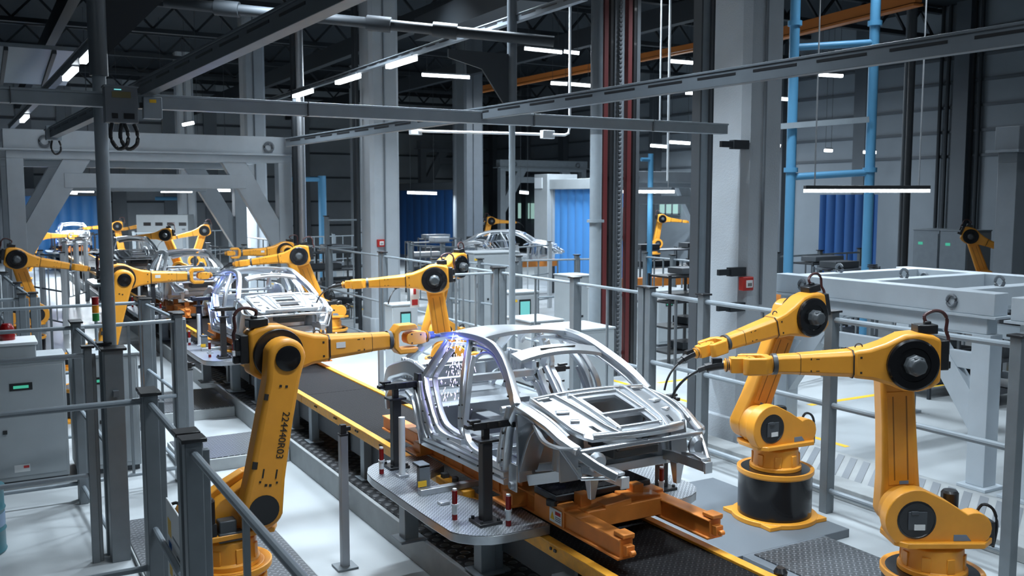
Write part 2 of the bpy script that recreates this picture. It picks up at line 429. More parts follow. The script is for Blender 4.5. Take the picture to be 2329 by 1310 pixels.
# ================================================================== industrial robots
A1 = 0.23; L2 = 1.25; Z2 = 0.48
RM = {}
def arc(cx, cz, r, a0, a1, n=10): return [(cx + r * math.cos(math.radians(a0 + (a1 - a0) * k / n)), cz + r * math.sin(math.radians(a0 + (a1 - a0) * k / n))) for k in range(n + 1)]
def pm(key, mb, m, bev=0, seg=2): RM[key] = (mb.mesh(key), m, bev, seg)
def pobj(key, name, parent, loc=(0, 0, 0), rot=None, sc=None):
    me, m, bev, seg = RM[key]
    if not me.materials: me.materials.append(M_[m])
    o = bpy.data.objects.new(name, me); COL.objects.link(o); o.parent = parent; o.location = loc
    if name in PLAB: o['label'] = PLAB[name]
    if rot: o.rotation_euler = rot
    if sc: o.scale = sc
    if bev:
        md = o.modifiers.new('Bevel', 'BEVEL'); md.width = bev; md.segments = seg; md.limit_method = 'ANGLE'; md.angle_limit = math.radians(35)
    return o
# pedestal (unit height, scaled)
pm('pedestal', MB().lathe([(0.385, 0), (0.385, 1)], n=48), 'gloss_black')
pb = MB().lathe([(0.30, 0), (0.30, 1)], n=40)
for k in range(10):
    a = math.radians(36 * k); pb.bar((0.29 * math.cos(a), 0.29 * math.sin(a), 0.0), (0.29 * math.cos(a), 0.29 * math.sin(a), 0.75), 0.07, 0.07, up=(math.cos(a), math.sin(a), 0))
pm('pedestal_yellow', pb, 'yellow', 0.008)
b = MB().lathe([(0.38, 0), (0.38, 0.05), (0.45, 0.05), (0.45, 0.0)], n=48)
for k in range(4):
    a = math.radians(45 + 90 * k); b.cbox((0.40 * math.cos(a), 0.40 * math.sin(a), 0.022), (0.2, 0.2, 0.044))
pm('pedestal_flange', b, 'yellow', 0.006)
pm('pedestal_rim', MB().lathe([(0.386, 0), (0.402, 0.02), (0.402, 0.06), (0.39, 0.065), (0.33, 0.045), (0.33, 0.0)], n=40), 'yellow')
b = MB().lathe([(0.27, 0), (0.27, 0.04), (0.245, 0.05), (0.235, 0.22), (0.20, 0.25), (0.20, 0.26)], n=36)
for k in range(8):
    a = math.radians(45 * k + 10); b.bar((0.225 * math.cos(a), 0.225 * math.sin(a), 0.05), (0.225 * math.cos(a), 0.225 * math.sin(a), 0.17), 0.07, 0.05, up=(math.cos(a), math.sin(a), 0))
pm('robot_base', b, 'yellow', 0.008)
# carousel: turntable plate and the teardrop body round the shoulder axis
x2 = A1
tear = [(x2 + 0.05, 0.295)] + arc(x2, Z2, 0.245, -50, 105, 16) + [(x2 - 0.25, Z2 + 0.145)] + arc(x2 - 0.47, Z2 - 0.075, 0.135, 62, 255, 10)
cb = MB().prism(tear, 0.07, 0.20).prism(tear[:1] + arc(x2, Z2, 0.20, -50, 105, 12) + [(x2 - 0.3, Z2 + 0.06), (x2 - 0.42, 0.36), (x2 - 0.42, 0.295)], -0.085, 0.075)
cb.prism([(x2 + 0.10, -0.24), (x2 + 0.16, -0.12), (x2 + 0.16, 0.17), (x2 + 0.08, 0.25), (-0.30, 0.25), (-0.42, 0.12), (-0.42, -0.12), (-0.30, -0.25)], 0.26, 0.305, 'xy')
cb.lathe([(0.215, 0.255), (0.215, 0.27)], n=32)
pm('carousel', cb, 'yellow', 0.014)
pm('shoulder_disc', MB().lathe([(0.155, 0), (0.155, 0.004), (0.143, 0.007), (0.138, 0.002), (0.02, 0.002)], (x2, 0, Z2), 32, 'y'), 'black')
b = MB().cbox((x2 - .005, 0.006, Z2 - 0.005), (0.15, 0.014, 0.15)).cbox((x2 + .02, 0.006, Z2 + .06), (0.06, 0.03, 0.03))
pm('shoulder_unit', b, 'dgray', 0.005)
pm('shoulder_tag', MB().cbox((x2 - .02, 0.016, Z2 - 0.055), (0.085, 0.006, 0.045)), 'labelw')
pm('rear_sticker', MB().prism([(x2 - .30, Z2 - .17), (x2 - .44, Z2 - .17), (x2 - .40, Z2 - .12), (x2 - .30, Z2 - .12)], 0.2, 0.203), 'labelb')
b = MB().lathe([(0.07, 0), (0.07, 0.28), (0.055, 0.30), (0.03, 0.30)], (x2 - 0.43, -0.17, 0.31), 16)
b.cbox((x2 - .43, -.17, 0.36), (0.13, 0.13, 0.1))
pm('motor', b, 'black')
pm('gear_unit', MB().cbox((x2 - 0.27, -0.16, 0.33), (0.14, 0.12, 0.17)).cbox((x2 - .25, -.19, 0.28), (0.2, .1, 0.08)), 'motor', 0.012)
pm('rear_box', MB().cbox((x2 - 0.62, 0.02, 0.33), (0.12, 0.18, 0.2)).cbox((x2 - 0.56, -0.06, 0.42), (0.1, 0.1, 0.09)), 'black', 0.01)
pm('base_hose', MB().path(smooth_pts([(x2 - .56, 0, .44), (x2 - .6, .03, .55), (x2 - .68, .05, .52), (x2 - .72, .05, .38), (x2 - .70, .04, .2)]), 0.013, 6), 'black')
# upper arm
def arm_poly(L):
    left = arc(0, 0, 0.175, 180, 350, 12)
    top = arc(0, L, 0.16, 10, 170, 12)
    return left + [(0.145, 0.25), (0.135, L * 0.55), (0.14, L - 0.16)] + top + [(-0.135, L - 0.2), (-0.145, L * 0.55), (-0.16, 0.22)]
pm('upper_arm', MB().prism(arm_poly(L2), -0.30, -0.088), 'yellow', 0.04, 3)
b = MB()
pm('arm_pocket', MB().box((-0.105, -0.091, 0.20), (0.105, -0.083, 0.98)), 'yellow', 0.006)
pm('arm_groove', MB().box((-0.06, -0.0835, 0.24), (-0.048, -0.0815, 0.94)).box((0.05, -0.0835, 0.24), (0.06, -0.0815, 0.94)), 'yellow_dark')
pm('arm_cap', MB().lathe([(0.105, -0.302), (0.105, -0.312), (0.085, -0.318), (0.04, -0.320)], (0, 0, L2), 24, 'y'), 'gloss_black')
pm('arm_foot_cap', MB().lathe([(0.125, -0.302), (0.125, -0.308), (0.10, -0.306), (0.04, -0.306)], (0, 0, 0), 24, 'y'), 'gloss_black')
b = MB()
for s in (-1, 1): b.cbox((s * 0.055, -0.302, 0.30), (0.012, 0.004, 0.075)).cbox((s * .07, -.302, 0.23), (0.016, .004, .016)).cbox((s * 0.018, -0.302, 0.205), (0.02, 0.004, 0.02)).cbox((s * 0.025, -0.302, 1.02), (0.02, 0.004, 0.02))
b.cbox((-0.13, -0.29, 0.36), (0.04, 0.02, 0.06)).cbox((-0.125, -0.29, 0.92), (0.03, 0.02, 0.05))
pm('arm_marks', b, 'ink')
pm('arm_sticker', MB().cbox((-0.02, -0.082, 0.22), (0.075, 0.004, 0.028)), 'labelb')
# forearm
elb = [(-0.235, -0.15), (-0.235, 0.19)] + [(-0.17, 0.225), (-0.05, 0.245), (0.06, 0.235), (0.2, 0.17), (0.33, 0.128), (0.46, 0.112), (0.46, -0.105), (0.3, -0.125), (0.16, -0.17), (0.05, -0.215), (-0.06, -0.225), (-0.16, -0.20)]
fb = MB().prism(elb, -0.045, 0.175)
pm('forearm', fb, 'yellow', 0.03, 3)
tb = MB()
def octa(x, h, wd, yc=0.062, zc=0.003):
    c = 0.32; return [(x, yc + wd * a, zc + h * q) for a, q in ((-1, -1 + c), (-1, 1 - c), (-1 + c, 1), (1 - c, 1), (1, 1 - c), (1, -1 + c), (1 - c, -1), (-1 + c, -1))]
secs = [octa(0.455, 0.108, 0.106), octa(0.47, 0.104, 0.102), octa(0.86, 0.082, 0.08), octa(0.865, 0.080, 0.078), octa(1.04, 0.073, 0.072)]
v = [p for s_ in secs for p in s_]
f = [(i * 8 + k, i * 8 + (k + 1) % 8, (i + 1) * 8 + (k + 1) % 8, (i + 1) * 8 + k) for i in range(4) for k in range(8)] + [tuple(range(7, -1, -1)), tuple(range(32, 40))]
tb.add(v, f)
pm('forearm_tube', tb, 'yellow', 0.006)
pm('seam', MB().add(octa(0.450, 0.1125, 0.112) + octa(0.462, 0.1125, 0.112), [(k, (k + 1) % 8, 8 + (k + 1) % 8, 8 + k) for k in range(8)]).add(octa(0.862, 0.083, 0.081) + octa(0.866, 0.083, 0.081), [(k, (k + 1) % 8, 8 + (k + 1) % 8, 8 + k) for k in range(8)]), 'ink')
b = MB()
for s in (-1, 1):
    yy = 0.062 + s * 0.099
    for x in (0.72, 0.78): b.cbox((x, yy - s * (x - .47) * .056, 0.05 if x < .75 else 0.05), (0.05 if x < .75 else .016, 0.006, 0.007 if x < .75 else .016)).cbox((x, yy - s * (x - .47) * .056, -0.045), (0.05 if x < .75 else .016, 0.006, 0.007 if x < .75 else .016))
    b.cbox((0.40, 0.175 if s > 0 else -0.045, 0.06), (0.016, 0.006, 0.016)).cbox((0.40, 0.175 if s > 0 else -0.045, -0.06), (0.016, 0.006, 0.016))
pm('forearm_marks', b, 'ink')
pm('plate_label', MB().cbox((0.56, -0.038, 0.02), (0.085, 0.004, 0.05)), 'labelw')
pm('wrist_ring', MB().lathe([(0.06, 1.035), (0.085, 1.038), (0.085, 1.072), (0.06, 1.075)], (0, 0.062, 0.003), 24, 'x'), 'motor')
pm('elbow_disc', MB().lathe([(0.205, 0.172), (0.205, 0.205), (0.19, 0.215), (0.135, 0.215), (0.13, 0.207), (0.10, 0.207)], (0, 0, 0), 36, 'y'), 'gloss_black')
pm('elbow_motor', MB().lathe([(0.085, 0.205), (0.085, 0.26), (0.07, 0.275), (0.065, 0.31), (0.05, 0.32)], (0, 0, 0), 8, 'y').cbox((0, 0.25, 0.04), (0.06, 0.1, 0.06)), 'motor', 0.006)
pm('elbow_ring', MB().lathe([(0.21, -0.088), (0.215, -0.075), (0.215, -0.055), (0.20, -0.044)], (0, 0, 0), 36, 'y'), 'black')
pm('top_box', MB().cbox((-0.14, 0.06, 0.265), (0.16, 0.14, 0.075)).cbox((-0.16, 0.06, 0.31), (0.05, 0.05, 0.03)), 'black', 0.008)
pm('rear_connector', MB().cbox((-0.27, 0.06, 0.06), (0.07, 0.17, 0.24)).cbox((-0.32, 0.03, 0.10), (0.05, 0.07, 0.1)).cbox((-0.32, 0.05, -0.03), (0.06, 0.06, 0.06)), 'black', 0.01)
pm('hose', MB().path(smooth_pts([(-0.15, 0.06, 0.31), (-0.14, 0.05, 0.36), (-0.18, 0.03, 0.385), (-0.24, 0.02, 0.40), (-0.30, 0.02, 0.385), (-0.335, 0.02, 0.33), (-0.33, 0.02, 0.24), (-0.345, 0.03, 0.18), (-0.33, 0.04, 0.11)]), 0.014, 8), 'hose')
pm('lifting_eye', MB().path([(0.38 + 0.03 * math.cos(t * .5), 0.06, 0.125 + 0.03 * math.sin(t * .5)) for t in range(0, 7)], 0.006, 6), 'motor')
# wrist, origin on the forearm axis at the ring, x forward
out = [(0.02, -0.07), (0.02, 0.07), (0.075, 0.135), (0.235, 0.135), (0.262, 0.105), (0.262, 0.08), (0.095, 0.078), (0.075, 0.055), (0.075, -0.055), (0.095, -0.078), (0.262, -0.08), (0.262, -0.105), (0.235, -0.135), (0.075, -0.135)]
pm('wrist_fork', MB().prism(out, -0.068, 0.068).lathe([(0.066, -0.0), (0.07, 0.03)], (0, 0, 0), 24, 'x'), 'yellow', 0.016, 3)
pm('wrist_hand', MB().prism([(0.165, -0.045), (0.150, -0.02), (0.150, 0.02), (0.165, 0.045), (0.20, 0.058), (0.30, 0.058), (0.345, 0.048), (0.345, -0.048), (0.30, -0.058), (0.20, -0.058)], -0.06, 0.06).lathe([(0.05, 0.34), (0.05, 0.352), (0.04, 0.353), (0.04, 0.365), (0.055, 0.366), (0.055, 0.385), (0.035, 0.386), (0.035, 0.40)], (0, 0, 0), 24, 'x'), 'yellow', 0.006)
b = MB().lathe([(0.042, 0.352), (0.042, 0.366)], (0, 0, 0), 20, 'x').lathe([(0.056, 0.372), (0.058, 0.376), (0.056, 0.380)], (0, 0, 0), 20, 'x')
for s in (-1, 1): b.cbox((0.2, s * .0605, .04), (0.012, 0.004, 0.012)).cbox((0.2, s * .0605, -.04), (0.012, 0.004, 0.012)).cbox((0.29, s * .06, .03), (0.012, 0.006, 0.012))
pm('wrist_marks', b, 'ink')
tp_ = smooth_pts([(0.40, 0, 0), (0.46, 0, -0.005), (0.54, 0, -0.02), (0.60, 0, -0.04)])
b = MB().path(tp_[:9], 0.036, 10).path(tp_[7:], 0.024, 8).cbox((0.45, 0, 0.03), (0.08, 0.05, 0.05))
b.path(smooth_pts([(0.58, 0, -0.035), (0.68, 0, -0.09), (0.76, 0, -0.17), (0.81, 0, -0.26)]), 0.011, 8)
pm('welding_torch', b, 'black')
b = MB().tube((0.39, 0, 0), (0.45, 0, 0), 0.03, 12).tube((0.45, 0, 0), (0.56, 0, -0.005), 0.014, 8).cbox((0.42, 0, 0.02), (0.05, 0.04, 0.04)).tube((0.56, 0, -.005), (0.66, 0, -0.02), 0.008, 8)
pm('weld_probe', b, 'motor')

ROBS = []
def robot(label, elbow, Ze=2.2, yawdeg=0.0, a2=None, wrist=None, th2=0.0, th3=0.0, a4=90, tool='torch', floor=0.0, mirror=False, name='industrial_robot', drop=0.0, full=True, text=None, ped='pedestal'):
    u = Vector((math.cos(math.radians(yawdeg)), math.sin(math.radians(yawdeg)), 0)); n = Vector((-u.y, u.x, 0))
    sy = -1 if mirror else 1
    E = onZ(elbow[0], elbow[1], Ze)
    off = n * (0.2 * sy) if (n * sy).dot(E - CAM) < 0 else n * (-0.3 * sy)   # the elbow mark seen in the photo is on the face towards us
    if a2:
        P = onPlane(a2[0], a2[1], E, n); d = E - P; th2 = math.degrees(math.atan2(d.dot(u), d.z))
    if wrist:
        P = onPlane(wrist[0], wrist[1], E, n); d = P - E; th3 = math.degrees(math.atan2(d.z, d.dot(u)))
    t2, t3 = math.radians(th2), math.radians(th3)
    Ec = E - off
    S = Ec - u * (L2 * math.sin(t2)) - Vector((0, 0, L2 * math.cos(t2)))
    base = S - u * A1; zb = S.z - Z2
    t = thing(name, label, 'robot', (base.x, base.y, floor), 'industrial robots', math.radians(yawdeg))
    t.scale = (1, sy, 1)
    h = zb - floor
    if h > 0.12:
        pobj(ped, 'pedestal', t, (0, 0, 0.03), sc=(1, 1, h - 0.03)); pobj('pedestal_flange', 'pedestal_flange', t); pobj('pedestal_rim', 'pedestal_rim', t, (0, 0, h - 0.055), sc=(1, 1, 1) if ped == 'pedestal' else (.9, .9, 1))
    pobj('robot_base', 'base', t, (0, 0, h))
    c = pobj('carousel', 'carousel', t, (0, 0, h))
    pobj('shoulder_disc', 'shoulder_disc', c, (0, 0.2, 0)); pobj('shoulder_unit', 'shoulder_unit', c, (0, 0.2, 0))
    if full: pobj('shoulder_tag', 'tag', c, (0, 0.2, 0)); pobj('rear_sticker', 'sticker', c)
    for k in ('motor', 'gear_unit', 'rear_box', 'base_hose'): pobj(k, {'base_hose': 'hose'}.get(k, k), t, (0, 0, h))
    ua = pobj('upper_arm', 'upper_arm', t, (A1, 0, h + Z2), (0, t2, 0))
    for k in ('arm_pocket', 'arm_groove', 'arm_cap', 'arm_foot_cap', 'arm_marks', 'arm_sticker'): pobj(k, {'arm_cap': 'end_cap', 'arm_foot_cap': 'end_cap', 'arm_marks': 'marking', 'arm_sticker': 'sticker', 'arm_groove': 'groove', 'arm_pocket': 'pocket_panel'}[k], ua)
    if text:
        mw = Matrix(((0, 1, 0, 0.055), (0, 0, -1, -0.3025), (-1, 0, 0, 0.62), (0, 0, 0, 1)))
        text_mesh(text, 0.085, 'lettering', 'ink', ua, mw)
    ex, ez = A1 + L2 * math.sin(t2), h + Z2 + L2 * math.cos(t2)
    fa = pobj('forearm', 'forearm', t, (ex, 0, ez), (0, -t3, 0))
    pobj('forearm_tube', 'forearm_tube', fa)
    for k in ('seam', 'forearm_marks', 'plate_label', 'wrist_ring', 'elbow_disc', 'elbow_motor', 'elbow_ring', 'top_box', 'rear_connector', 'hose', 'lifting_eye'):
        if not full and k in ('forearm_marks', 'plate_label', 'lifting_eye'): continue
        pobj(k, {'forearm_marks': 'marking', 'plate_label': 'nameplate'}.get(k, k), fa)
    wm = Matrix.Translation((ex, 0, ez)) @ Matrix.Rotation(-t3, 4, 'Y') @ Matrix.Translation((1.06, 0.062, 0.003)) @ Matrix.Rotation(math.radians(a4), 4, 'X')
    wf = pobj('wrist_fork', 'wrist_fork', t); wf.matrix_local = wm
    hm = Matrix.Translation((0.2, 0, 0)) @ Matrix.Rotation(math.radians(drop), 4, 'Z') @ Matrix.Translation((-0.2, 0, 0))
    wh = pobj('wrist_hand', 'wrist_hand', t); wh.matrix_local = wm @ hm
    pobj('wrist_marks', 'marking', wh)
    tk = 'welding_torch' if tool == 'torch' else 'weld_probe'
    to = pobj(tk, tk, t); to.matrix_local = wm @ hm @ Matrix.Rotation(math.radians(-a4), 4, 'X')
    ROBS.append((label, tuple(round(q, 2) for q in base), round(zb, 2), round(th2), round(th3)))
    return t
robot('left foreground yellow robot lettered 224440R03, welding the front car shell', (655, 815), 2.2, 2, (600, 1165), (905, 788), a4=0, tool='probe', text='224440R03', floor=0.06, ped='pedestal_yellow')
robot('biggest robot at right foreground with torch over the car hood', (2078, 830), 2.2, 150.3, (2085, 1190), (1655, 838), floor=0.11)
robot('right robot on a black drum pedestal behind the foreground right robot', (1850, 722), 2.25, 176, (1757, 975), (1640, 795), floor=0.09)
robot('second left robot behind the steel post, fork wrist reaching the second car', (283, 637), 2.2, 2, (243, 800), (430, 632), a4=0, tool='probe')
robot('right robot behind the front car roof, arm upright and torch at the second car', (988, 637), 2.2, 158, (1008, 768), (810, 648))
robot('robot tucked behind the upright right one, with its disc raised higher', (1050, 607), 2.25, 205, (1010, 790), (905, 655))
robot('leftmost robot at the picture edge, forearm sloping down to the right', (38, 590), 2.2, 0, (75, 690), (205, 613), mirror=True)
robot('right robot of the third station in front of its twin, torch pointing down', (680, 583), 2.2, 160, (708, 655), (565, 598))
robot('right robot of the third station half hidden behind its twin', (655, 573), 2.17, 178, (690, 640), (535, 578), a4=0, tool='probe', mirror=True)
robot('yellow robot left of two close together over the third car shell', (375, 535), 2.2, 165, (400, 595), (305, 541), full=False)
robot('yellow robot right of two close together over the third car shell', (465, 525), 2.2, 172, (445, 585), (400, 540), full=False)
robot('small far robot seen above the third car, arm sloping to the left', (345, 510), 2.2, 180, (335, 560), (280, 522), full=False)
robot('far robot half behind the steel post, forearm level to the left', (267, 515), 2.2, 175, (275, 560), (200, 519), full=False)
robot('far left robot with fork wrist at the blue lit car', (88, 537), 2.0, 0, (70, 585), (140, 537), a4=0, tool='probe', full=False)
# ================================================================== car shells
def hw(z):      # half width of the shell at a height
    ks = [(1.1, 0.665), (1.30, 0.685), (1.55, 0.69), (1.75, 0.675), (1.93, 0.635), (2.08, 0.56), (2.18, 0.50), (2.30, 0.44), (2.5, 0.36)]
    for (a, p), (c, q) in zip(ks, ks[1:]):
        if z <= c: return p + (q - p) * max(0, (z - a)) / (c - a)
    return ks[-1][1]
def cp(cx, cy): return (820 + cx / 2.339, 720 + cy / 2.339)      # close-up of the front car -> photo pixels
def side(cx, cy):
    x, y = cp(cx, cy); X = XC - 0.6
    for _ in range(12):
        p = onX(x, y, X); X = XC - hw(p.z)
    return Vector((-hw(p.z), p.y, p.z))     # car space: x from the centre line, y and z of the hall
CARV = Vector((0, 0, 0))
def side_n(p): # outward normal of the left side
    e = 0.02; return Vector((-1, 0, -(hw(p.z + e) - hw(p.z - e)) / (2 * e)))
def strip(mb, pts, w, t, inset=0.0, n=5):
    P = smooth_pts([side(*q) for q in pts], n)
    N = [side_n(p).normalized() for p in P]
    P = [p - nn * inset for p, nn in zip(P, N)]
    ww = w
    if isinstance(w, (list, tuple)):
        m = len(P); ww = []
        for i in range(m):
            f_ = i / (m - 1) * (len(w) - 1); k = min(int(f_), len(w) - 2); ww.append(w[k] + (w[k + 1] - w[k]) * (f_ - k))
    mb.ribbon(P, ww, t, N)
def both(mb):
    """add the mirrored right-hand copy"""
    o = len(mb.v); k = len(mb.f)
    mb.v += [(-a, b_, c_) for a, b_, c_ in mb.v[:o]]
    mb.f += [[i + o for i in reversed(f_)] for f_ in mb.f[:k]]; mb.sm += mb.sm[:k]
    return mb
def mirror_of(mb):
    q = MB(); q.v = [(-a, b_, c_) for a, b_, c_ in mb.v]; q.f = [list(reversed(f_)) for f_ in mb.f]; q.sm = list(mb.sm); return q

CM = {}
# ---- one side frame
sf = MB()
strip(sf, [(310, 175), (340, 140), (400, 112), (480, 100), (560, 105), (640, 125), (700, 157), (742, 207), (782, 295), (808, 390), (826, 475)], [0.05, 0.06, 0.065, 0.065, 0.07, 0.075, 0.07, 0.065, 0.075], 0.06)
strip(sf, [(420, 150), (500, 135), (575, 142), (640, 160), (690, 190), (730, 245), (764, 330), (785, 410), (800, 480)], 0.022, 0.05, 0.035)
# b-pillar
strip(sf, [(578, 125), (560, 215), (547, 320), (541, 420), (537, 520), (540, 590)], [0.05, 0.055, 0.065, 0.075, 0.09, 0.11], 0.05, 0.01)
strip(sf, [(605, 215), (590, 290), (578, 400), (568, 500), (565, 570), (575, 640), (610, 700), (680, 745), (760, 790)], [0.03, 0.03, 0.03, 0.03, 0.03, 0.035, 0.04, 0.045, 0.05], 0.05, -0.01)
strip(sf, [(530, 320), (522, 450), (515, 545), (520, 600), (540, 640)], 0.022, 0.05, 0.03)
strip(sf, [(598, 232), (608, 205), (640, 188), (680, 192), (712, 225), (750, 310), (776, 400), (790, 470)], 0.024, 0.03, 0.03)
# c-pillar and rear door opening
strip(sf, [(465, 128), (425, 190), (378, 262), (338, 322)], [0.06, 0.075, 0.085, 0.08], 0.05, 0.0)
strip(sf, [(480, 165), (440, 225), (400, 290), (385, 335), (398, 420), (420, 510), (450, 575), (500, 615), (545, 640)], 0.026, 0.05, 0.02)
strip(sf, [(345, 325), (352, 390), (372, 470), (392, 540), (420, 600), (470, 640), (545, 668)], [0.06, 0.065, 0.07, 0.07, 0.065, 0.06, 0.06], 0.05, 0.0)
strip(sf, [(310, 345), (318, 420), (338, 510), (356, 580), (382, 632), (410, 655)], [0.05, 0.055, 0.06, 0.065, 0.06, 0.05], 0.05, 0.012)
# wheel arch rings
strip(sf, [(258, 395), (285, 430), (304, 490), (318, 560), (330, 620), (338, 670)], 0.035, 0.09, 0.0)
strip(sf, [(285, 370), (305, 420), (322, 490), (335, 560), (350, 620), (372, 660)], 0.03, 0.07, 0.01)
# sill: stepped bands
strip(sf, [(335, 640), (450, 690), (560, 740), (680, 797), (775, 840)], 0.05, 0.07, 0.01)
strip(sf, [(335, 668), (450, 720), (560, 772), (680, 832), (775, 878)], 0.06, 0.05, 0.0)
strip(sf, [(400, 632), (500, 668), (580, 712), (680, 762), (765, 806)], 0.04, 0.05, -0.008)
# front hinge pillar
strip(sf, [(828, 470), (800, 520), (775, 585), (762, 680), (758, 780), (762, 870)], [0.06, 0.07, 0.09, 0.10, 0.09, 0.06], 0.07, 0.02)
strip(sf, [(800, 480), (785, 540), (768, 610), (752, 700), (745, 790)], 0.03, 0.05, -0.012)
CM['side'] = sf
dk = MB()
for q in [(345, 300), (368, 262), (392, 225), (362, 440), (380, 520), (405, 575), (375, 640), (460, 705), (540, 742), (640, 790), (720, 830), (540, 470), (538, 540), (532, 370), (556, 470), (553, 540), (415, 470), (440, 545), (345, 500), (358, 560), (775, 620), (770, 700), (768, 760), (800, 430), (780, 350), (480, 648), (610, 720)]:
    p = side(*q); nn = side_n(p).normalized(); dk.tube(p + nn * 0.022, p + nn * 0.034, 0.008, 8)
CM['hole'] = dk
# ---- bracket plate at the sill end, front
b = MB()
p = side(825, 840)
b.prism([(p.y - .07, 1.245), (p.y + .05, 1.245), (p.y + .05, 1.43), (p.y + .02, 1.46), (p.y - .07, 1.46)], p.x - .035, p.x - .02, 'yz')
b.tube((p.x - .06, p.y - .01, 1.29), (p.x - .03, p.y - .01, 1.29), 0.03, 12)
CM['bracket'] = b
# ---- roof: rear sheet, opening, side rails, header, cross bow
zr = lambda s: 2.335 - 0.10 * abs(s) ** 2.4
def ysec(y): # roof height along the car (y of the hall)
    ks = [(6.55, 2.16), (6.75, 2.215), (7.0, 2.255), (7.4, 2.28), (7.8, 2.255), (8.1, 2.20), (8.35, 2.10)]
    for (a, p_), (c, q_) in zip(ks, ks[1:]):
        if y <= c: return p_ + (q_ - p_) * (y - a) / (c - a)
    return ks[-1][1]
def rw(y): return 0.40 + 0.06 * math.sin(max(0, min(1, (y - 6.6) / 1.5)) * math.pi)
def roof_patch(y0, y1, ny=6, nx=10, th=0.012, lift=0.0):
    mb = MB(); v = []; f = []
    for j in range(ny + 1):
        y = y0 + (y1 - y0) * j / ny
        for i in range(nx + 1):
            s_ = -1 + 2 * i / nx; yy = y
            v.append((rw(y) * s_, yy, ysec(yy) + 0.05 * (1 - s_ * s_) - 0.0 + lift))
    n0 = len(v)
    v += [(a, b_, c_ - th) for a, b_, c_ in v]
    W_ = nx + 1
    for j in range(ny):
        for i in range(nx):
            q = (j * W_ + i, j * W_ + i + 1, (j + 1) * W_ + i + 1, (j + 1) * W_ + i)
            f.append(q); f.append(tuple(n0 + k for k in reversed(q)))
    e = [j * W_ for j in range(ny + 1)]
    for j in range(ny):
        for i in (0, nx): a, c_ = j * W_ + i, (j + 1) * W_ + i; f.append((a, c_, n0 + c_, n0 + a))
    for i in range(nx):
        for j in (0, ny): a, c_ = j * W_ + i, j * W_ + i + 1; f.append((a, c_, n0 + c_, n0 + a))
    return mb.add(v, f, True)
CM['roof'] = roof_patch(7.28, 8.2)
b = roof_patch(7.22, 7.34, 2, 10, 0.035, 0.008)
b.v = [(x_, y_ + 0.0, z_) for x_, y_, z_ in b.v]
CM['bow'] = b
CM['header'] = roof_patch(6.60, 6.74, 3, 10, 0.03, 0.0)
hl = MB(); hl.box((-0.17, 6.665, ysec(6.67) + .045), (0.17, 6.68, ysec(6.67) + .055)); CM['slot'] = hl
rr = roof_patch(8.16, 8.30, 2, 10, 0.03, 0.0); CM['rear_header'] = rr
# rear window pillars, parcel shelf, tail panel
sx = -1
b = MB()
b.ribbon(smooth_pts([(sx * 0.60, 8.05, 1.80), (sx * 0.62, 8.35, 1.86), (sx * 0.62, 8.65, 1.80), (sx * 0.60, 8.95, 1.70), (sx * .58, 9.05, 1.5)]), 0.16, 0.05, (sx, 0, 0.2))
b.ribbon(smooth_pts([(sx * 0.62, 8.15, 1.66), (sx * 0.63, 8.4, 1.72), (sx * 0.63, 8.65, 1.66), (sx * 0.62, 8.85, 1.52), (sx * .6, 8.9, 1.36)]), 0.05, 0.12, (sx, 0, 0))
for k in range(5): b.bar((sx * 0.585, 8.28 + k * 0.07, 1.70), (sx * 0.60, 8.28 + k * 0.07, 1.93), 0.05, 0.035, up=(0, 1, 0))
CM['quarter'] = b
CM['rear_pillar'] = MB().ribbon(smooth_pts([(sx * 0.42, 8.22, 2.16), (sx * 0.47, 8.5, 2.0), (sx * 0.52, 8.78, 1.83)]), 0.09, 0.05, (sx * 1, 0, 0.4))
CM['shelf'] = MB().box((-0.56, 8.62, 1.80), (0.56, 8.86, 1.83)); CM['tail'] = MB().box((-0.55, 9.0, 1.35), (0.55, 9.04, 1.72))
# floor pan, tunnel, seat beams, fire wall, dash tube
b = MB()
b.box((-0.60, 6.35, 1.27), (0.60, 8.3, 1.285)).box((-0.58, 8.1, 1.285), (0.58, 8.3, 1.50)).box((-0.58, 8.3, 1.47), (0.58, 9.0, 1.50))
b.prism([(-0.12, 1.28), (-0.08, 1.42), (0.08, 1.42), (0.12, 1.28)], 6.3, 8.1, 'xz')
for y in (6.95, 7.35): b.box((-0.58, y, 1.285), (0.58, y + 0.09, 1.36))
for x in (-0.42, -0.3, 0.3, 0.42): b.box((x, 6.4, 1.285), (x + 0.03, 8.05, 1.30))
for x in (-.36, .36): b.cbox((x, 7.65, 1.295), (0.18, 0.3, 0.025)).cbox((x, 7.15, 1.30), (0.16, 0.12, 0.03))
CM['floor'] = b
b = MB()
b.add([(-0.62, 6.30, 1.30), (0.62, 6.30, 1.30), (0.60, 6.22, 1.86), (-0.60, 6.22, 1.86), (-0.62, 6.33, 1.30), (0.62, 6.33, 1.30), (0.60, 6.25, 1.86), (-0.60, 6.25, 1.86)],
      [(0, 1, 2, 3), (7, 6, 5, 4), (0, 4, 5, 1), (2, 6, 7, 3), (0, 3, 7, 4), (1, 5, 6, 2)])
b.box((-0.60, 6.20, 1.85), (0.60, 6.42, 1.875))
CM['firewall'] = b
CM['crosstube'] = MB().tube((-0.62, 6.55, 1.80), (0.62, 6.55, 1.80), 0.028, 12)
CM['backbeam'] = MB().box((-0.58, 8.02, 1.72), (0.58, 8.10, 1.79))
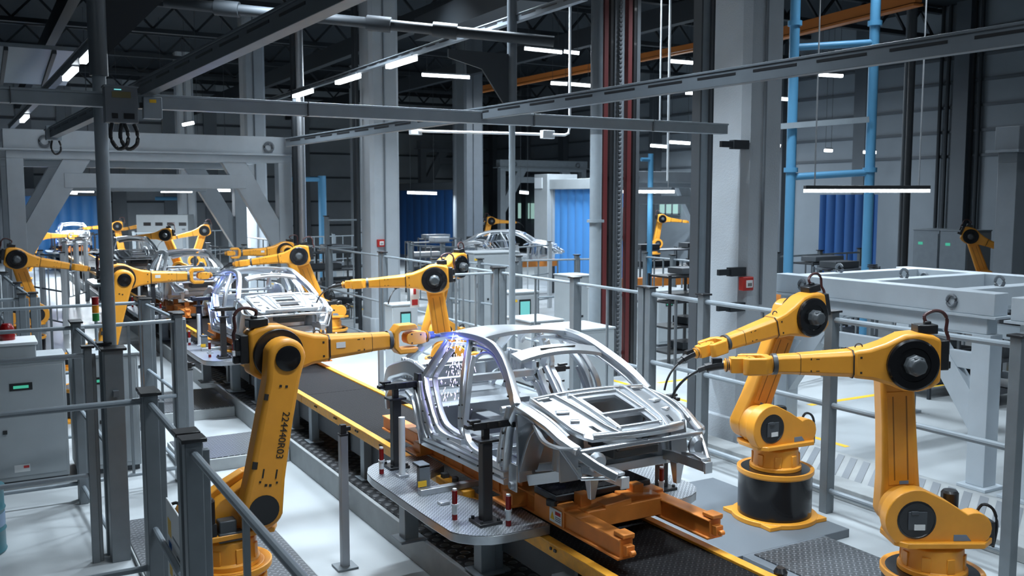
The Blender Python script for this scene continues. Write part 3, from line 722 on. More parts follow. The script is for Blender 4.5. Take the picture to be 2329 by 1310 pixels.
# ---- front end, left half; the right half is its mirror
s = -1
b = MB()
b.ribbon(smooth_pts([(s * 0.62, 6.28, 1.88), (s * 0.635, 6.05, 1.865), (s * 0.63, 5.82, 1.82), (s * 0.60, 5.62, 1.74), (s * 0.57, 5.50, 1.70)]), [0.09] * 8 + [0.085] * 4 + [0.07] * 5, 0.05, (s * 0.5, 0, 1))
b.ribbon(smooth_pts([(s * 0.56, 5.50, 1.69), (s * 0.40, 5.46, 1.705), (s * 0.2, 5.45, 1.71), (0.0, 5.45, 1.712)], 3), 0.05, 0.035, (0, 0, 1))
CM['fender_rail'] = b
CM['fender_flange'] = MB().ribbon(smooth_pts([(s * 0.585, 6.28, 1.90), (s * 0.60, 6.05, 1.89), (s * 0.595, 5.84, 1.85), (s * 0.565, 5.64, 1.77)]), 0.03, 0.03, (0, 0, 1))
b = MB()
b.ribbon([(s * 0.44, 6.28, 1.36), (s * 0.42, 5.95, 1.46), (s * 0.40, 5.6, 1.51), (s * 0.38, 5.22, 1.52)], 0.075, 0.05, (s, 0, 0))
b.box((min(s * .345, s * .415), 5.195, 1.475), (max(s * .345, s * .415), 5.21, 1.56))
b.bar((s * 0.40, 5.58, 1.47), (s * 0.40, 5.58, 1.30), 0.08, 0.08, up=(0, 1, 0), w1=0.04, h1=0.04)
b.ribbon([(s * 0.41, 5.5, 1.56), (s * 0.40, 5.35, 1.58), (s * 0.385, 5.24, 1.57)], 0.02, 0.075, (s, 0, 0))
CM['longitudinal'] = b
b = MB().bar((s * 0.62, 6.12, 1.33), (s * 0.43, 5.66, 1.48), 0.02, 0.085); CM['gusset_arm'] = b
b = MB().ribbon(smooth_pts([(s * 0.56, 5.50, 1.67), (s * 0.49, 5.36, 1.60), (s * 0.42, 5.24, 1.55)]), 0.07, 0.03, (s, 0, 0.3)); CM['nose_strut'] = b
b = MB().bar((s * 0.60, 6.2, 1.30), (s * 0.62, 6.2, 1.84), 0.12, 0.03, up=(0, 1, 0)); CM['hinge_plate'] = b
b = MB().ribbon(smooth_pts([(s * 0.60, 6.16, 1.40), (s * 0.58, 6.02, 1.72), (s * 0.55, 5.86, 1.80), (s * 0.52, 5.74, 1.74), (s * 0.52, 5.70, 1.42)]), 0.03, 0.16, (s, 0, 0)); CM['wheelhouse'] = b
b = MB().lathe([(0.13, 1.46), (0.11, 1.72), (0.08, 1.74), (0.05, 1.735)], (s * 0.42, 5.86, 0), 18); CM['tower'] = b
b = MB().bar((-0.42, 5.78, 1.45), (0.42, 5.78, 1.45), 0.10, 0.07); b.bar((-0.42, 5.84, 1.43), (0.42, 5.84, 1.43), 0.03, 0.10); CM['crossmember'] = b
b = MB()
b.ribbon(smooth_pts([(s * 0.56, 5.50, 1.72), (s * 0.66, 5.60, 1.71), (s * 0.70, 5.76, 1.73), (s * 0.66, 5.95, 1.81)]), 0.04, 0.02, (0, 0, 1))
b.tube((s * .66, 5.60, 1.7), (s * .56, 5.48, 1.50), 0.012, 8).tube((s * .56, 5.48, 1.50), (s * .40, 5.3, 1.53), 0.014, 8)
CM['lamp_bracket'] = b
CM['lamp_seat'] = MB().lathe([(0.05, 0), (0.075, 0.02), (0.075, 0.04), (0.04, 0.05)], (s * 0.46, 5.40, 1.62), 14, 'y')
# ---- hood, a stamped inner frame with two openings
def hood_pt(s, t):    # s -1..1 across, t 0 rear .. 1 front
    wdt = 0.555 - 0.03 * t - 0.10 * max(0, t - 0.72) ** 2 / 0.08
    y = 6.22 - 0.80 * t + 0.10 * t * (s * s) * 1.2
    z = 1.935 - 0.115 * t - 0.10 * t * t * 0.6 - 0.025 * s * s + 0.02
    return Vector((s * wdt, y, z))
nx, ny = 28, 16
holes = lambda s, t: (0.16 < t < 0.80 and abs(s) < 0.34 - 0.10 * (1 - t) and not (abs(t - 0.60) < 0.035)) or (abs(abs(s) - .78) < .05 and .08 < t < .14) or ((abs(s) - .66) ** 2 * 1.3 + (t - .82) ** 2 < 0.0028)
b = MB(); v = []; f = []
for j in range(ny + 1):
    for i in range(nx + 1): v.append(hood_pt(-1 + 2 * i / nx, j / ny))
n0 = len(v); v += [p - Vector((0, 0, 0.022)) for p in v]
W_ = nx + 1; cell = {(i, j) for i in range(nx) for j in range(ny) if not holes(-1 + 2 * (i + .5) / nx, (j + .5) / ny)}
for i, j in cell:
    q = (j * W_ + i, j * W_ + i + 1, (j + 1) * W_ + i + 1, (j + 1) * W_ + i)
    f.append(q); f.append(tuple(n0 + k for k in reversed(q)))
    for (di, dj), (a, c_) in {(-1, 0): (q[0], q[3]), (1, 0): (q[1], q[2]), (0, -1): (q[0], q[1]), (0, 1): (q[3], q[2])}.items():
        if (i + di, j + dj) not in cell: f.append((a, c_, n0 + c_, n0 + a))
b.add(v, f, True); CM['hood'] = b
b = MB()
def hrib(pts, w, t): b.ribbon([hood_pt(*q) + Vector((0, 0, 0.006)) for q in pts], w, t, (0, 0, 1))
for s in (-1, 1):
    hrib([(s * 0.97, t_) for t_ in (0, .2, .4, .6, .8, .92)], 0.03, 0.03)
    hrib([(s * (0.62 - .14 * t_), t_) for t_ in (.03, .2, .4, .6, .8, .97)], 0.035, 0.035)
    hrib([(s * (0.40 - .02 * t_), t_) for t_ in (.06, .2, .4, .6, .8, .9)], 0.028, 0.03)
    hrib([(s * .92, .06), (s * .72, .06)], 0.03, 0.02); hrib([(s * .9, .40), (s * .72, .43)], 0.07, 0.018); hrib([(s * .86, .62), (s * .74, .64)], 0.05, 0.018)
hrib([(s_, .02) for s_ in (-.96, -.6, -.3, 0, .3, .6, .96)], 0.045, 0.035)
hrib([(s_, .97 - .02 * abs(s_)) for s_ in (-.9, -.6, -.3, 0, .3, .6, .9)], 0.05, 0.03)
hrib([(s_, .86) for s_ in (-.42, -.2, 0, .2, .42)], 0.035, 0.03); hrib([(s_, .60) for s_ in (-.4, -.2, 0, .2, .4)], 0.04, 0.035); hrib([(s_, .11) for s_ in (-.45, -.2, 0, .2, .45)], 0.03, 0.03)
CM['hood_rib'] = b
b = MB().cbox((0, 5.72, 1.62), (0.42, 0.3, 0.10)).cbox((-.12, 5.9, 1.66), (0.12, 0.12, 0.14)).tube((0.1, 5.6, 1.68), (0.16, 5.9, 1.68), 0.04, 10).tube((-0.2, 5.55, 1.66), (0.22, 5.58, 1.66), 0.03, 10).cbox((.1, 5.75, 1.72), (.2, .05, .05))
CM['engine'] = b
# bench of right hand parts
CARPARTS = [('side', 'side_frame', 'car', 0.006), ('hole', 'pierced_hole', 'ink', 0), ('bracket', 'jig_bracket', 'alu', 0.004), ('roof', 'roof_panel', 'car', 0), ('bow', 'roof_bow', 'car', 0), ('header', 'windscreen_header', 'car', 0), ('slot', 'header_slot', 'ink', 0), ('rear_header', 'rear_header', 'car', 0), ('quarter', 'rear_quarter', 'car', 0.004), ('rear_pillar', 'rear_pillar', 'car', 0.004), ('shelf', 'parcel_shelf', 'car2', 0.004), ('tail', 'tail_panel', 'car2', 0.004),
            ('floor', 'floor_pan', 'car2', 0.006), ('firewall', 'firewall', 'car2', 0.004), ('crosstube', 'cross_tube', 'car', 0), ('backbeam', 'seat_back_beam', 'car', 0.006), ('fender_rail', 'fender_rail', 'car', 0.005), ('fender_flange', 'fender_flange', 'car', 0.003), ('longitudinal', 'front_longitudinal', 'car', 0.004), ('gusset_arm', 'gusset_arm', 'car', 0.003), ('nose_strut', 'nose_strut', 'car', 0.003), ('hinge_plate', 'hinge_plate', 'car2', 0.003), ('wheelhouse', 'wheelhouse', 'car2', 0.003), ('tower', 'strut_tower', 'car2', 0), ('crossmember', 'crossmember', 'car2', 0.005), ('lamp_bracket', 'lamp_bracket', 'car', 0), ('lamp_seat', 'lamp_seat', 'car2', 0), ('hood', 'hood', 'car', 0), ('hood_rib', 'hood_rib', 'car', 0.004), ('engine', 'engine_bay_unit', 'motor', 0.01)]
def car(label, dy):
    t = thing('car_shell', label, 'car body', (XC, 6.9 + dy, 1.26), 'bare car shells on the line')
    objs = {}
    for key, name, m, bev in CARPARTS:
        for half in ((0, 1) if key in HALVES else (0,)):
            kk = key + 'R' if half else key
            if kk not in CMESH:
                mb = mirror_of(CM[key]) if half else CM[key]
                q = MB(); q.f = mb.f; q.sm = mb.sm; q.v = [(a, b_ - 6.9, c_ - 1.26) for a, b_, c_ in mb.v]
                CMESH[kk] = q.mesh(name); CMESH[kk].materials.append(M_[m])
            o = bpy.data.objects.new(name, CMESH[kk]); COL.objects.link(o)
            par = t
            if key == 'hole': par = objs['sideR' if half else 'side']
            if key == 'fender_flange': par = objs['fender_railR' if half else 'fender_rail']
            if key == 'hood_rib': par = objs['hood']
            if key == 'slot': par = objs['header']
            o.parent = par; objs[kk] = o
            if bev:
                md = o.modifiers.new('Bevel', 'BEVEL'); md.width = bev; md.segments = 2; md.limit_method = 'ANGLE'; md.angle_limit = math.radians(40)
    return t
CMESH = {}
HALVES = ('side', 'hole', 'bracket', 'quarter', 'rear_pillar', 'fender_rail', 'fender_flange', 'longitudinal', 'gusset_arm', 'nose_strut', 'hinge_plate', 'wheelhouse', 'tower', 'lamp_bracket', 'lamp_seat')
car('bare silver car shell nearest the viewer, sparks flying at its roof', 0)
car('second bare car shell up the line, lit blue along its side', 8.8)
car('third bare car shell, seen over the fork of the second left robot', 15.4)
car('fourth car shell up the line, just right of the steel post', 24)
car('farthest car shell, glowing blue, left of the steel post', 43)
# ================================================================== conveyor, skids, platforms, fixtures
BZ = 0.87
def conveyor(y0, y1, lb):
    t = thing('conveyor_section', lb, 'conveyor', (4.23, (y0 + y1) / 2, 0.3), 'conveyor sections')
    MB().box((3.78, y0, BZ - 0.05), (4.68, y1, BZ)).build('belt_deck', 'belt', t)
    for x, sg in ((3.76, -1), (4.70, 1)):
        b = MB().box((x - 0.03, y0, BZ - 0.10), (x + 0.03, y1, BZ + 0.012)).box((x - 0.045 if sg < 0 else x - .03, y0, BZ + .004), (x + .03 if sg < 0 else x + .045, y1, BZ + .02))
        b.build('side_rail', 'railyel', t, 0.004)
    b = MB(); y = y0 + 0.3
    k = 0
    while y < min(y1, 32):
        b.cbox((3.722, y, BZ - .03), (0.012, 0.03, 0.02)); b.cbox((3.722, y + .06, BZ - .03), (0.012, 0.02, 0.02)); y += 0.74
    b.build('rail_fastener', 'dgray', t)
    b = MB().box((3.84, y0 + .02, 0.48), (3.88, y1 - .02, BZ - .06)).box((4.58, y0 + .02, 0.48), (4.62, y1 - .02, BZ - .06))
    b.build('under_panel', 'dgray', t)
    y = y0 + 0.55
    while y < min(y1 - .2, 40):
        for x in (3.80, 4.62):
            b = MB().box((x - .05, y - .06, 0.31), (x + .05, y + .06, BZ - .06)).box((x - .1, y - .11, 0.30), (x + .1, y + .11, 0.318))
            b.build('leg', 'gray', t, 0.004)
        y += 1.9
    b = MB(); y = y0 + 1.2
    while y < min(y1 - .3, 26):
        b.cbox((3.835, y, 0.62), (0.05, 0.05, 0.28)); y += 1.9
    b.build('cable_guide', 'black', t)
    return t
conveyor(2.6, 7.55, 'conveyor stretch with black checker deck under the front car')
conveyor(7.56, 12.2, 'conveyor stretch with black deck just behind the front car, yellow rails bare')
conveyor(12.21, 20.9, 'conveyor stretch running under the second and third car shells')
conveyor(20.91, 57.6, 'long conveyor stretch vanishing towards the far wall')
t = thing('clamp_roller', 'small black roller stud on the floor rail at the bottom edge', 'roller', (5.0, 4.3, 0.3))
p = onZ(1775, 1300, 0.9)
MB().lathe([(0.02, 0.3), (0.02, 0.86), (0.045, 0.87), (0.05, 0.90), (0.03, 0.93), (0.015, .93)], (p.x, p.y, 0), 18).build('roller', 'black', t)

def warn_label(c, nrm_axis, parent, sx=0.17, sz=0.11):
    """white plate with a yellow triangle and a red bar with rule lines"""
    x, y, z = c
    b = MB(); e = 0.003
    q = {'-x': ((0, -1), Vector((-1, 0, 0))), '-y': ((1, 0), Vector((0, -1, 0))), '+x': ((0, 1), Vector((1, 0, 0)))}[nrm_axis]
    ax = Vector((q[0][0], q[0][1], 0)); n = q[1]
    def card(u0, u1, v0, v1, d, m, name, par):
        mb = MB(); c0 = Vector(c)
        pts = [c0 + ax * u + Vector((0, 0, v_)) + n * d for u, v_ in ((u0, v0), (u1, v0), (u1, v1), (u0, v1))]
        pts2 = [p_ - n * 0.003 for p_ in pts]
        mb.add(pts + pts2, [(0, 1, 2, 3), (7, 6, 5, 4), (0, 4, 5, 1), (1, 5, 6, 2), (2, 6, 7, 3), (3, 7, 4, 0)])
        return mb.build(name, m, par)
    pl = card(-sx / 2, sx / 2, -sz / 2, sz / 2, 0.004, 'labelw', 'warning_label', parent)
    c0 = Vector(c) + n * 0.006
    tri = [c0 + ax * u + Vector((0, 0, v_)) for u, v_ in ((-sx * .42, -sz * .30), (-sx * .08, -sz * .30), (-sx * .25, sz * .25))]
    MB().add(tri + [p_ - n * .002 for p_ in tri], [(0, 1, 2), (5, 4, 3), (0, 3, 4, 1), (1, 4, 5, 2), (2, 5, 3, 0)]).build('warning_triangle', 'labely', parent)
    card(0, sx * .44, sz * .12, sz * .36, 0.007, 'labelr', 'red_bar', parent)
    b = MB()
    for k in range(3):
        u0, u1, v0 = 0, sx * .44, -sz * .02 - k * sz * .13
        pts = [Vector(c) + n * .007 + ax * u + Vector((0, 0, v_)) for u, v_ in ((u0, v0 - .005), (u1, v0 - .005), (u1, v0), (u0, v0))]
        b.add(pts + [p_ - n * .003 for p_ in pts], [(0, 1, 2, 3), (7, 6, 5, 4), (0, 4, 5, 1), (1, 5, 6, 2), (2, 6, 7, 3), (3, 7, 4, 0)])
    b.build('rule_lines', 'midgray', parent)

def skid(lb, dy, full=True):
    t = thing('carrier_skid', lb, 'skid', (XC, 7.3 + dy, 0.97), 'orange carrier skids')
    for s, x in ((-1, 3.885), (1, 4.70)):
        y0 = 5.16 + dy
        b = MB().box((x - .055, y0 + 0.02, 0.99), (x + .055, 9.55 + dy, 1.12))
        b.box((x - .075, y0 + .02, 0.975), (x + .075, 9.55 + dy, 0.995)).box((x - .07, y0 + .02, 1.112), (x + .07, 9.55 + dy, 1.128))
        b.box((x - .075, y0 + .72, 0.98), (x + .075, y0 + 1.15, 1.155)).cbox((x, y0 + .05, 1.15), (0.10, 0.12, 0.03))
        b.build('side_beam', 'orange', t, 0.006)
        b = MB().cbox((x, y0, 1.05), (0.07, 0.06, 0.07)).tube((x - .02, y0 - .05, 1.04), (x + .02, y0 - .05, 1.04), 0.02, 10)
        b.build('tow_lug', 'orange', t, 0.004)
        b = MB()
        for yy in (5.22, 5.30, 6.62, 6.75, 7.9, 8.0, 9.2): b.tube((x, yy + dy, 1.12), (x, yy + dy, 1.135), 0.016, 10)
        b.build('bolt', 'dgray', t)
        for yy in (6.45, 8.25):
            b = MB().box((x - .20 if s < 0 else x + .05, yy + dy, 1.02), (x - .05 if s < 0 else x + .20, yy + .16 + dy, 1.12)).box((x - .24 if s < 0 else x + .05, yy + .0 + dy, 1.0), (x - .05 if s < 0 else x + .24, yy + .28 + dy, 1.03))
            b.build('locating_lug', 'orange', t, 0.008)
        b = MB()
        for yy in (6.9, 7.25, 7.6, 8.0, 8.6): b.box((x - .07, yy + dy, 0.99), (x + .07, yy + .025 + dy, 1.12))
        b.build('stiffener', 'orange', t)
    b = MB().bar((3.94, 5.86 + dy, 1.09), (4.32, 5.86 + dy, 1.13), 0.16, 0.10).bar((4.32, 5.86 + dy, 1.13), (4.66, 5.86 + dy, 1.09), 0.16, 0.13)
    b.box((3.94, 5.74 + dy, 1.0), (4.65, 5.80 + dy, 1.14)).bar((4.1, 5.80 + dy, 1.14), (4.35, 5.80 + dy, 1.16), 0.12, 0.05)
    b.build('cross_beam', 'orange', t, 0.008)
    for yy in (7.1, 8.9):
        MB().box((3.94, yy + dy, 1.0), (4.65, yy + .12 + dy, 1.10)).build('cross_beam', 'orange', t, 0.006)
    for x, y in ((3.9, 6.62), (4.69, 6.62), (3.9, 8.0), (4.69, 8.0), (4.0, 5.9), (4.5, 5.9)):
        MB().box((x - .05, y - .05 + dy, 1.12), (x + .05, y + .05 + dy, 1.24)).build('rest_pad', 'orange', t, 0.006)
    if full: warn_label((3.805, 5.98 + dy, 1.06), '-x', t)
    return t
for lb, dy, fl in (('orange skid frame carrying the front car shell', 0, True), ('orange skid frame under the second car shell', 8.8, True), ('orange skid frame under the third car shell', 15.4, False), ('orange skid frame under the fourth, distant car shell', 24, False), ('orange skid frame under the farthest blue lit car shell', 43, False)): skid(lb, dy, fl)
t = thing('step_mat', 'black checker plate step lying across the orange skid under the car hood', 'mat', (4.3, 6.2, 1.12))
MB().box((3.80, 5.98, 1.165), (4.72, 6.30, 1.215)).build('plate', 'dgray', t, 0.008)
MB().box((3.82, 6.0, 1.215), (4.70, 6.28, 1.22)).build('checker_top', 'belt', t)
MB().lathe([(0.05, 1.14), (0.05, 1.18), (0.03, 1.18)], (3.80, 6.02, 0), 14).box((3.9, 6.05, 1.12), (4.65, 6.25, 1.165)).build('bumper', 'black', t)

PZ = 0.97
def platform(lb, dy, mir):
    X = (lambda x: 2 * XC - x) if mir else (lambda x: x)
    t = thing('fixture_platform', lb, 'platform', (X(3.45), 7.3 + dy, 0.3), 'fixture platforms')
    poly = [(3.05, 6.75), (3.05, 7.9)] + [(3.05 + .30 * (1 - math.cos(a)), 7.9 + .46 * math.sin(a)) for a in (0.4, 0.8, 1.2, 1.57)] + [(3.80, 8.44), (3.80, 7.95), (3.62, 7.85), (3.50, 7.62), (3.50, 7.1), (3.62, 6.82), (3.80, 6.74), (3.80, 6.05)] + [(3.42 - .37 * math.sin(a), 6.40 - .35 * math.cos(a)) for a in (0.0, 0.35, 0.7, 1.05, 1.3)]
    poly = [(X(a), b_ + dy) for a, b_ in poly]
    MB().prism(poly, PZ - 0.078, PZ - 0.004, 'xy').build('platform_frame', 'alu', t, 0.008)
    MB().prism(poly, PZ - 0.004, PZ, 'xy').build('checker_top', 'tread_silver', t)
    for x, y in ((3.70, 6.95), (3.45, 8.0)):
        MB().box((X(x) - .07, y - .07 + dy, 0.31), (X(x) + .07, y + .07 + dy, PZ - .1)).box((X(x) - .13, y - .13 + dy, .30), (X(x) + .13, y + .13 + dy, 0.32)).build('leg', 'gray', t, 0.006)
    if not mir:
        MB().cbox((3.30, 6.92 + dy, PZ + .012), (0.09, 0.07, 0.024)).build('pad', 'alu', t, 0.004)
    return t
def post(lb, x, y, dy, mir, arm_y=0.0, h=1.62):
    X = (lambda q: 2 * XC - q) if mir else (lambda q: q)
    s = -1 if mir else 1
    t = thing('support_post', lb, 'post', (X(x), y + dy, PZ), 'black fixture posts')
    MB().cbox((X(x), y + dy, PZ + .012), (0.20, 0.20, 0.024)).build('base_plate', 'black', t, 0.004)
    b = MB()
    for i in (-1, 1):
        for j in (-1, 1): b.tube((X(x) + i * .075, y + dy + j * .075, PZ + .02), (X(x) + i * .075, y + dy + j * .075, PZ + .045), 0.014, 8)
    b.build('bolt', 'black', t)
    MB().cbox((X(x), y + dy, (PZ + h) / 2), (0.085, 0.085, h - PZ)).build('column', 'blackpost', t, 0.008)
    MB().cbox((X(x), y + dy, h + .01), (0.17, 0.14, 0.02)).cbox((X(x), y + dy, h + .06), (0.05, 0.05, 0.12)).build('top_plate', 'black', t, 0.003)
    xa, xb = X(x - .12), X(x + .24)
    b = MB().box((min(xa, xb), y + dy - .04, h + .10), (max(xa, xb), y + dy + .04, h + .16))
    b.cbox((X(x - .15), y + dy, h + .13), (0.05, 0.06, 0.03)).cbox((X(x + .23), y + dy, h + .16), (0.04, 0.10, 0.14)).cbox((X(x - .1), y + dy, h + .17), (.1, .05, .02))
    b.build('clamp_arm', 'black', t, 0.006)
    b = MB()
    for q in (0.0, 0.1): b.cbox((X(x + q), y + dy - .042, h + .13), (0.02, 0.01, 0.03))
    b.build('arm_slot', 'ink', t)
    return t
def bollard(lb, x, y, dy, z=PZ):
    t = thing('sensor_bollard', lb, 'indicator', (x, y + dy, z), 'red and white platform indicators')
    r = 0.022
    MB().tube((x, y + dy, z), (x, y + dy, z + .045), r, 14).tube((x, y + dy, z + .125), (x, y + dy, z + .235), r, 14).build('red_tube', 'red', t)
    MB().tube((x, y + dy, z + .045), (x, y + dy, z + .125), r * 1.02, 14).tube((x, y + dy, z + .115), (x, y + dy, z + .13), r * 1.3, 14).tube((x, y + dy, z + .235), (x, y + dy, z + .25), r * .8, 14).build('white_band', 'white', t)
    return t
ST = [('front', 0), ('second', 8.8), ('third', 15.4), ('fourth', 24.0), ('farthest', 43.0)]
for nm, dy in ST:
    for mir in (False, True):
        sd = 'right' if mir else 'left'
        platform('silver checker platform on the %s of the %s car shell' % (sd, nm), dy, mir)
        for (x, y, wh) in ((3.39, 6.35, 'front'), (3.38, 8.12, 'rear')):
            post('black clamp post at the %s %s of the %s car shell' % (wh, sd, nm), x, y, dy, mir)
        if dy < 20:
            for (x, y, wh) in ((3.18, 7.99, 'rear corner'), (3.21, 6.53, 'front corner'), (3.51, 6.2, 'front inner end')):
                bollard('red and white indicator, %s of the %s platform, %s car' % (wh, sd, nm), 2 * XC - x if mir else x, y, dy)
        if not mir and dy < 20:
            t = thing('stop_bracket', 'grey angle bracket with horizontal bar on the %s left platform' % nm, 'bracket', (3.4, 7.3 + dy, PZ))
            MB().box((3.22, 7.20 + dy, PZ), (3.78, 7.27 + dy, PZ + .05)).build('bar', 'alu', t, 0.004)
            MB().box((3.24, 7.27 + dy, PZ + .05), (3.34, 7.33 + dy, PZ + .24)).box((3.24, 7.27 + dy, PZ + .22), (3.34, 7.42 + dy, PZ + .245)).build('upright', 'midgray', t, 0.004)
            MB().box((3.22, 7.255 + dy, PZ + .06), (3.30, 7.262 + dy, PZ + .11)).build('yellow_mark', 'labely', t)
            t = thing('guide_rod', 'slim bright rod standing beside the rear clamp post of the %s car' % nm, 'rod', (3.31, 7.81 + dy, PZ), 'bright guide rods')
            MB().tube((3.31, 7.81 + dy, PZ), (3.31, 7.81 + dy, 1.52), 0.03, 14).build('rod', 'white', t)
            MB().cbox((3.31, 7.81 + dy, PZ + .012), (0.1, 0.09, 0.024)).build('foot', 'alu', t, 0.003)
            t = thing('latch_unit', 'yellow latch block with sensor beside the belt under the %s car' % nm, 'latch', (3.66, 7.5 + dy, 0.87))
            MB().box((3.60, 7.16 + dy, 0.885), (3.72, 7.72 + dy, 0.96)).build('block', 'railyel', t, 0.01)
            MB().lathe([(0.03, .96), (0.03, 1.0), (0.018, 1.01)], (3.67, 7.45 + dy, 0), 12).cbox((3.65, 7.62 + dy, .98), (.06, .06, .04)).build('stud', 'dgray', t)
# junction box under the front platform, with a warning label
t = thing('junction_box', 'dark box with warning label under the platform near the bottom edge', 'box', (3.72, 5.75, 0.3))
MB().box((3.62, 5.35, 0.31), (3.735, 5.75, 0.72)).build('housing', 'midgray', t, 0.008)
warn_label((3.618, 5.52, 0.60), '-x', t, 0.15, 0.1)
# ================================================================== fences, ducts, portals
def fpost(t, x, y, h=2.09, w=0.09, m='fence', capw=0.13, z0=0):
    MB().cbox((x, y, (h + z0) / 2), (w, w, h - z0)).cbox((x + w * .72, y + w * .12, (h + z0) / 2 - .03), (w * .5, w * .55, h - z0 - .06)).build('post', m, t, 0.006)
    MB().cbox((x, y, h + .012), (capw, capw, 0.024)).build('post_cap', 'black', t, 0.004)
def rails(t, p, q, zs, r=0.024):
    for z in zs:
        MB().tube((p[0], p[1], z), (q[0], q[1], z), r, 10).build('rail', 'gray', t)
def mull(t, p, q, n, z0, z1, m='fence', w=0.03):
    for k in range(1, n + 1):
        f = k / (n + 1); x, y = p[0] + (q[0] - p[0]) * f, p[1] + (q[1] - p[1]) * f
        MB().cbox((x, y, (z0 + z1) / 2), (w, w, z1 - z0)).build('upright', m, t)
def fence(lb, pts, zs=(2.02, 1.1, 0.2), posts=True, nm=0, h=2.09, w=0.09, group='safety fence runs', m='fence', r=0.024):
    c = pts[0]
    t = thing('safety_fence', lb, 'fence', (c[0], c[1], 0), group)
    for p, q in zip(pts, pts[1:]):
        rails(t, p, q, zs, r)
        if nm: mull(t, p, q, nm, zs[-1], zs[0], m)
    if posts:
        for p in pts: fpost(t, p[0], p[1], h, w, m, w + .045)
    return t
XF = 1.06
t = fence('front left fence run, dark capped post nearest the viewer', [(XF, 3.15), (XF, 5.62)], nm=1, w=0.10)
t = fence('left fence panel holding the hanging sign, between the two nearest posts', [(XF, 5.80), (XF, 7.12)], w=0.10)
t = fence('left fence run leading off the picture from the second post', [(XF, 7.25), (-2.6, 7.25)], zs=(2.02, 0.76), nm=0)
t = fence('left fence run between the square steel post and the dark corner post', [(XF, 9.82), (XF - .08, 11.65)], nm=1)
t = fence('left fence run with thin rails just in front of the cabinets', [(0.90, 9.66), (-2.6, 9.66)], zs=(2.02, 0.86), w=0.07)
t = fence('left fence run at the rear of the cabinets under the stack light', [(-2.6, 11.8), (XF - .08, 11.8), (2.13, 11.9)], nm=1)
t = fence('left fence run stepping back along the conveyor past the low treads', [(2.13, 12.05), (2.06, 13.9)], nm=1, w=0.12)
t = fence('far left fence run crossing behind the second robot pedestal', [(-2.6, 14.2), (2.05, 14.2)], nm=3)
t = fence('left fence run beyond the steel post under the sloping robot arm', [(0.75, 15.6), (0.62, 17.6), (0.5, 20.2), (0.4, 23)], nm=1)
fence('left fence run crossing off the picture beside the sloping robot', [(0.6, 15.55), (-3, 15.55)], nm=2)
# square steel post and the round post carrying the duct
t = thing('steel_post', 'square steel post with black cap standing in front of the round mast', 'post', (1.08, 9.62, 0))
MB().box((1.03, 9.55, 0), (1.20, 9.72, 2.06)).build('shaft', 'fence', t, 0.006)
MB().box((1.0, 9.52, 2.06), (1.23, 9.75, 2.085)).build('post_cap', 'black', t, 0.004)
MB().cbox((1.12, 9.53, 1.65), (0.05, 0.04, 0.06)).build('latch', 'midgray', t)
# tall round masts
def mast(lb, x, y, r0=0.062, r1=0.085, zj=4.65, ztop=10.5, plate=True, zt=5.4):
    t = thing('mast', lb, 'mast', (x, y, 0), 'round steel masts')
    MB().tube((x, y, 0), (x, y, zj), r0, 18).build('lower_tube', 'gray', t)
    MB().tube((x, y, zj), (x, y, ztop), r1, 18).build('upper_tube', 'railgray', t)
    return t
def gusset(lb, x, y, z, dx):
    tag(MB().prism([(x, z - .55), (x, z + .3), (x + dx, z + .3), (x + dx, z + .18), (x + dx * .45, z + .05)], y - .02, y + .02, 'xz').build('gusset_plate', 'steel_dark'), lb, 'plate')
mast('tall round mast at left carrying the grey control box', 1.12, 9.85, plate=False)
mast('round mast in mid picture behind the front car roof', 7.2, 12.6, 0.05, 0.075, 4.9, plate=False)
mast('pale round mast with collars right of the red rails', 10.0, 14.4, 0.11, 0.11, plate=False)
gusset('dark triangular gusset plate at the top of the left mast', 1.2, 9.85, 5.4, 1.25)
gusset('dark triangular gusset plate at the top of the middle mast', 7.13, 12.6, 5.35, -1.0)
# right fence
fence('right fence run behind the two right robots, fixed to the thick column', [(8.16, 5.06), (8.16, 7.2), (8.16, 9.3), (8.16, 10.4)], zs=(2.17, 1.22, 0.25), nm=1, h=2.25, w=0.11, r=0.032)
fence('fence run leading away from the thick column behind the red rails', [(8.16, 10.55), (8.16, 12.3), (8.17, 14.7)], zs=(2.17, 1.1, 0.25), nm=1, h=2.25, w=0.12)
fence('fence run crossing behind the upright robot towards its twin', [(8.05, 14.70), (6.9, 14.72)], zs=(2.17, 1.1, 0.25), nm=2, h=2.25)
fence('fence run passing the white column at its right', [(8.17, 14.9), (8.17, 17.5), (8.17, 20.2)], zs=(2.17, 1.1, 0.25), nm=1, h=2.25)
fence('fence run beside the third station right of the white portal', [(8.17, 20.4), (8.17, 24), (8.17, 28), (8.17, 33)], zs=(2.17, 1.1, 0.25), nm=1, h=2.25)
fence('tall fence panel between the portal leg and the white column', [(8.3, 24.6), (10.2, 24.6)], zs=(2.9, 2.15, 0.9, 0.2), nm=1, h=3.0)
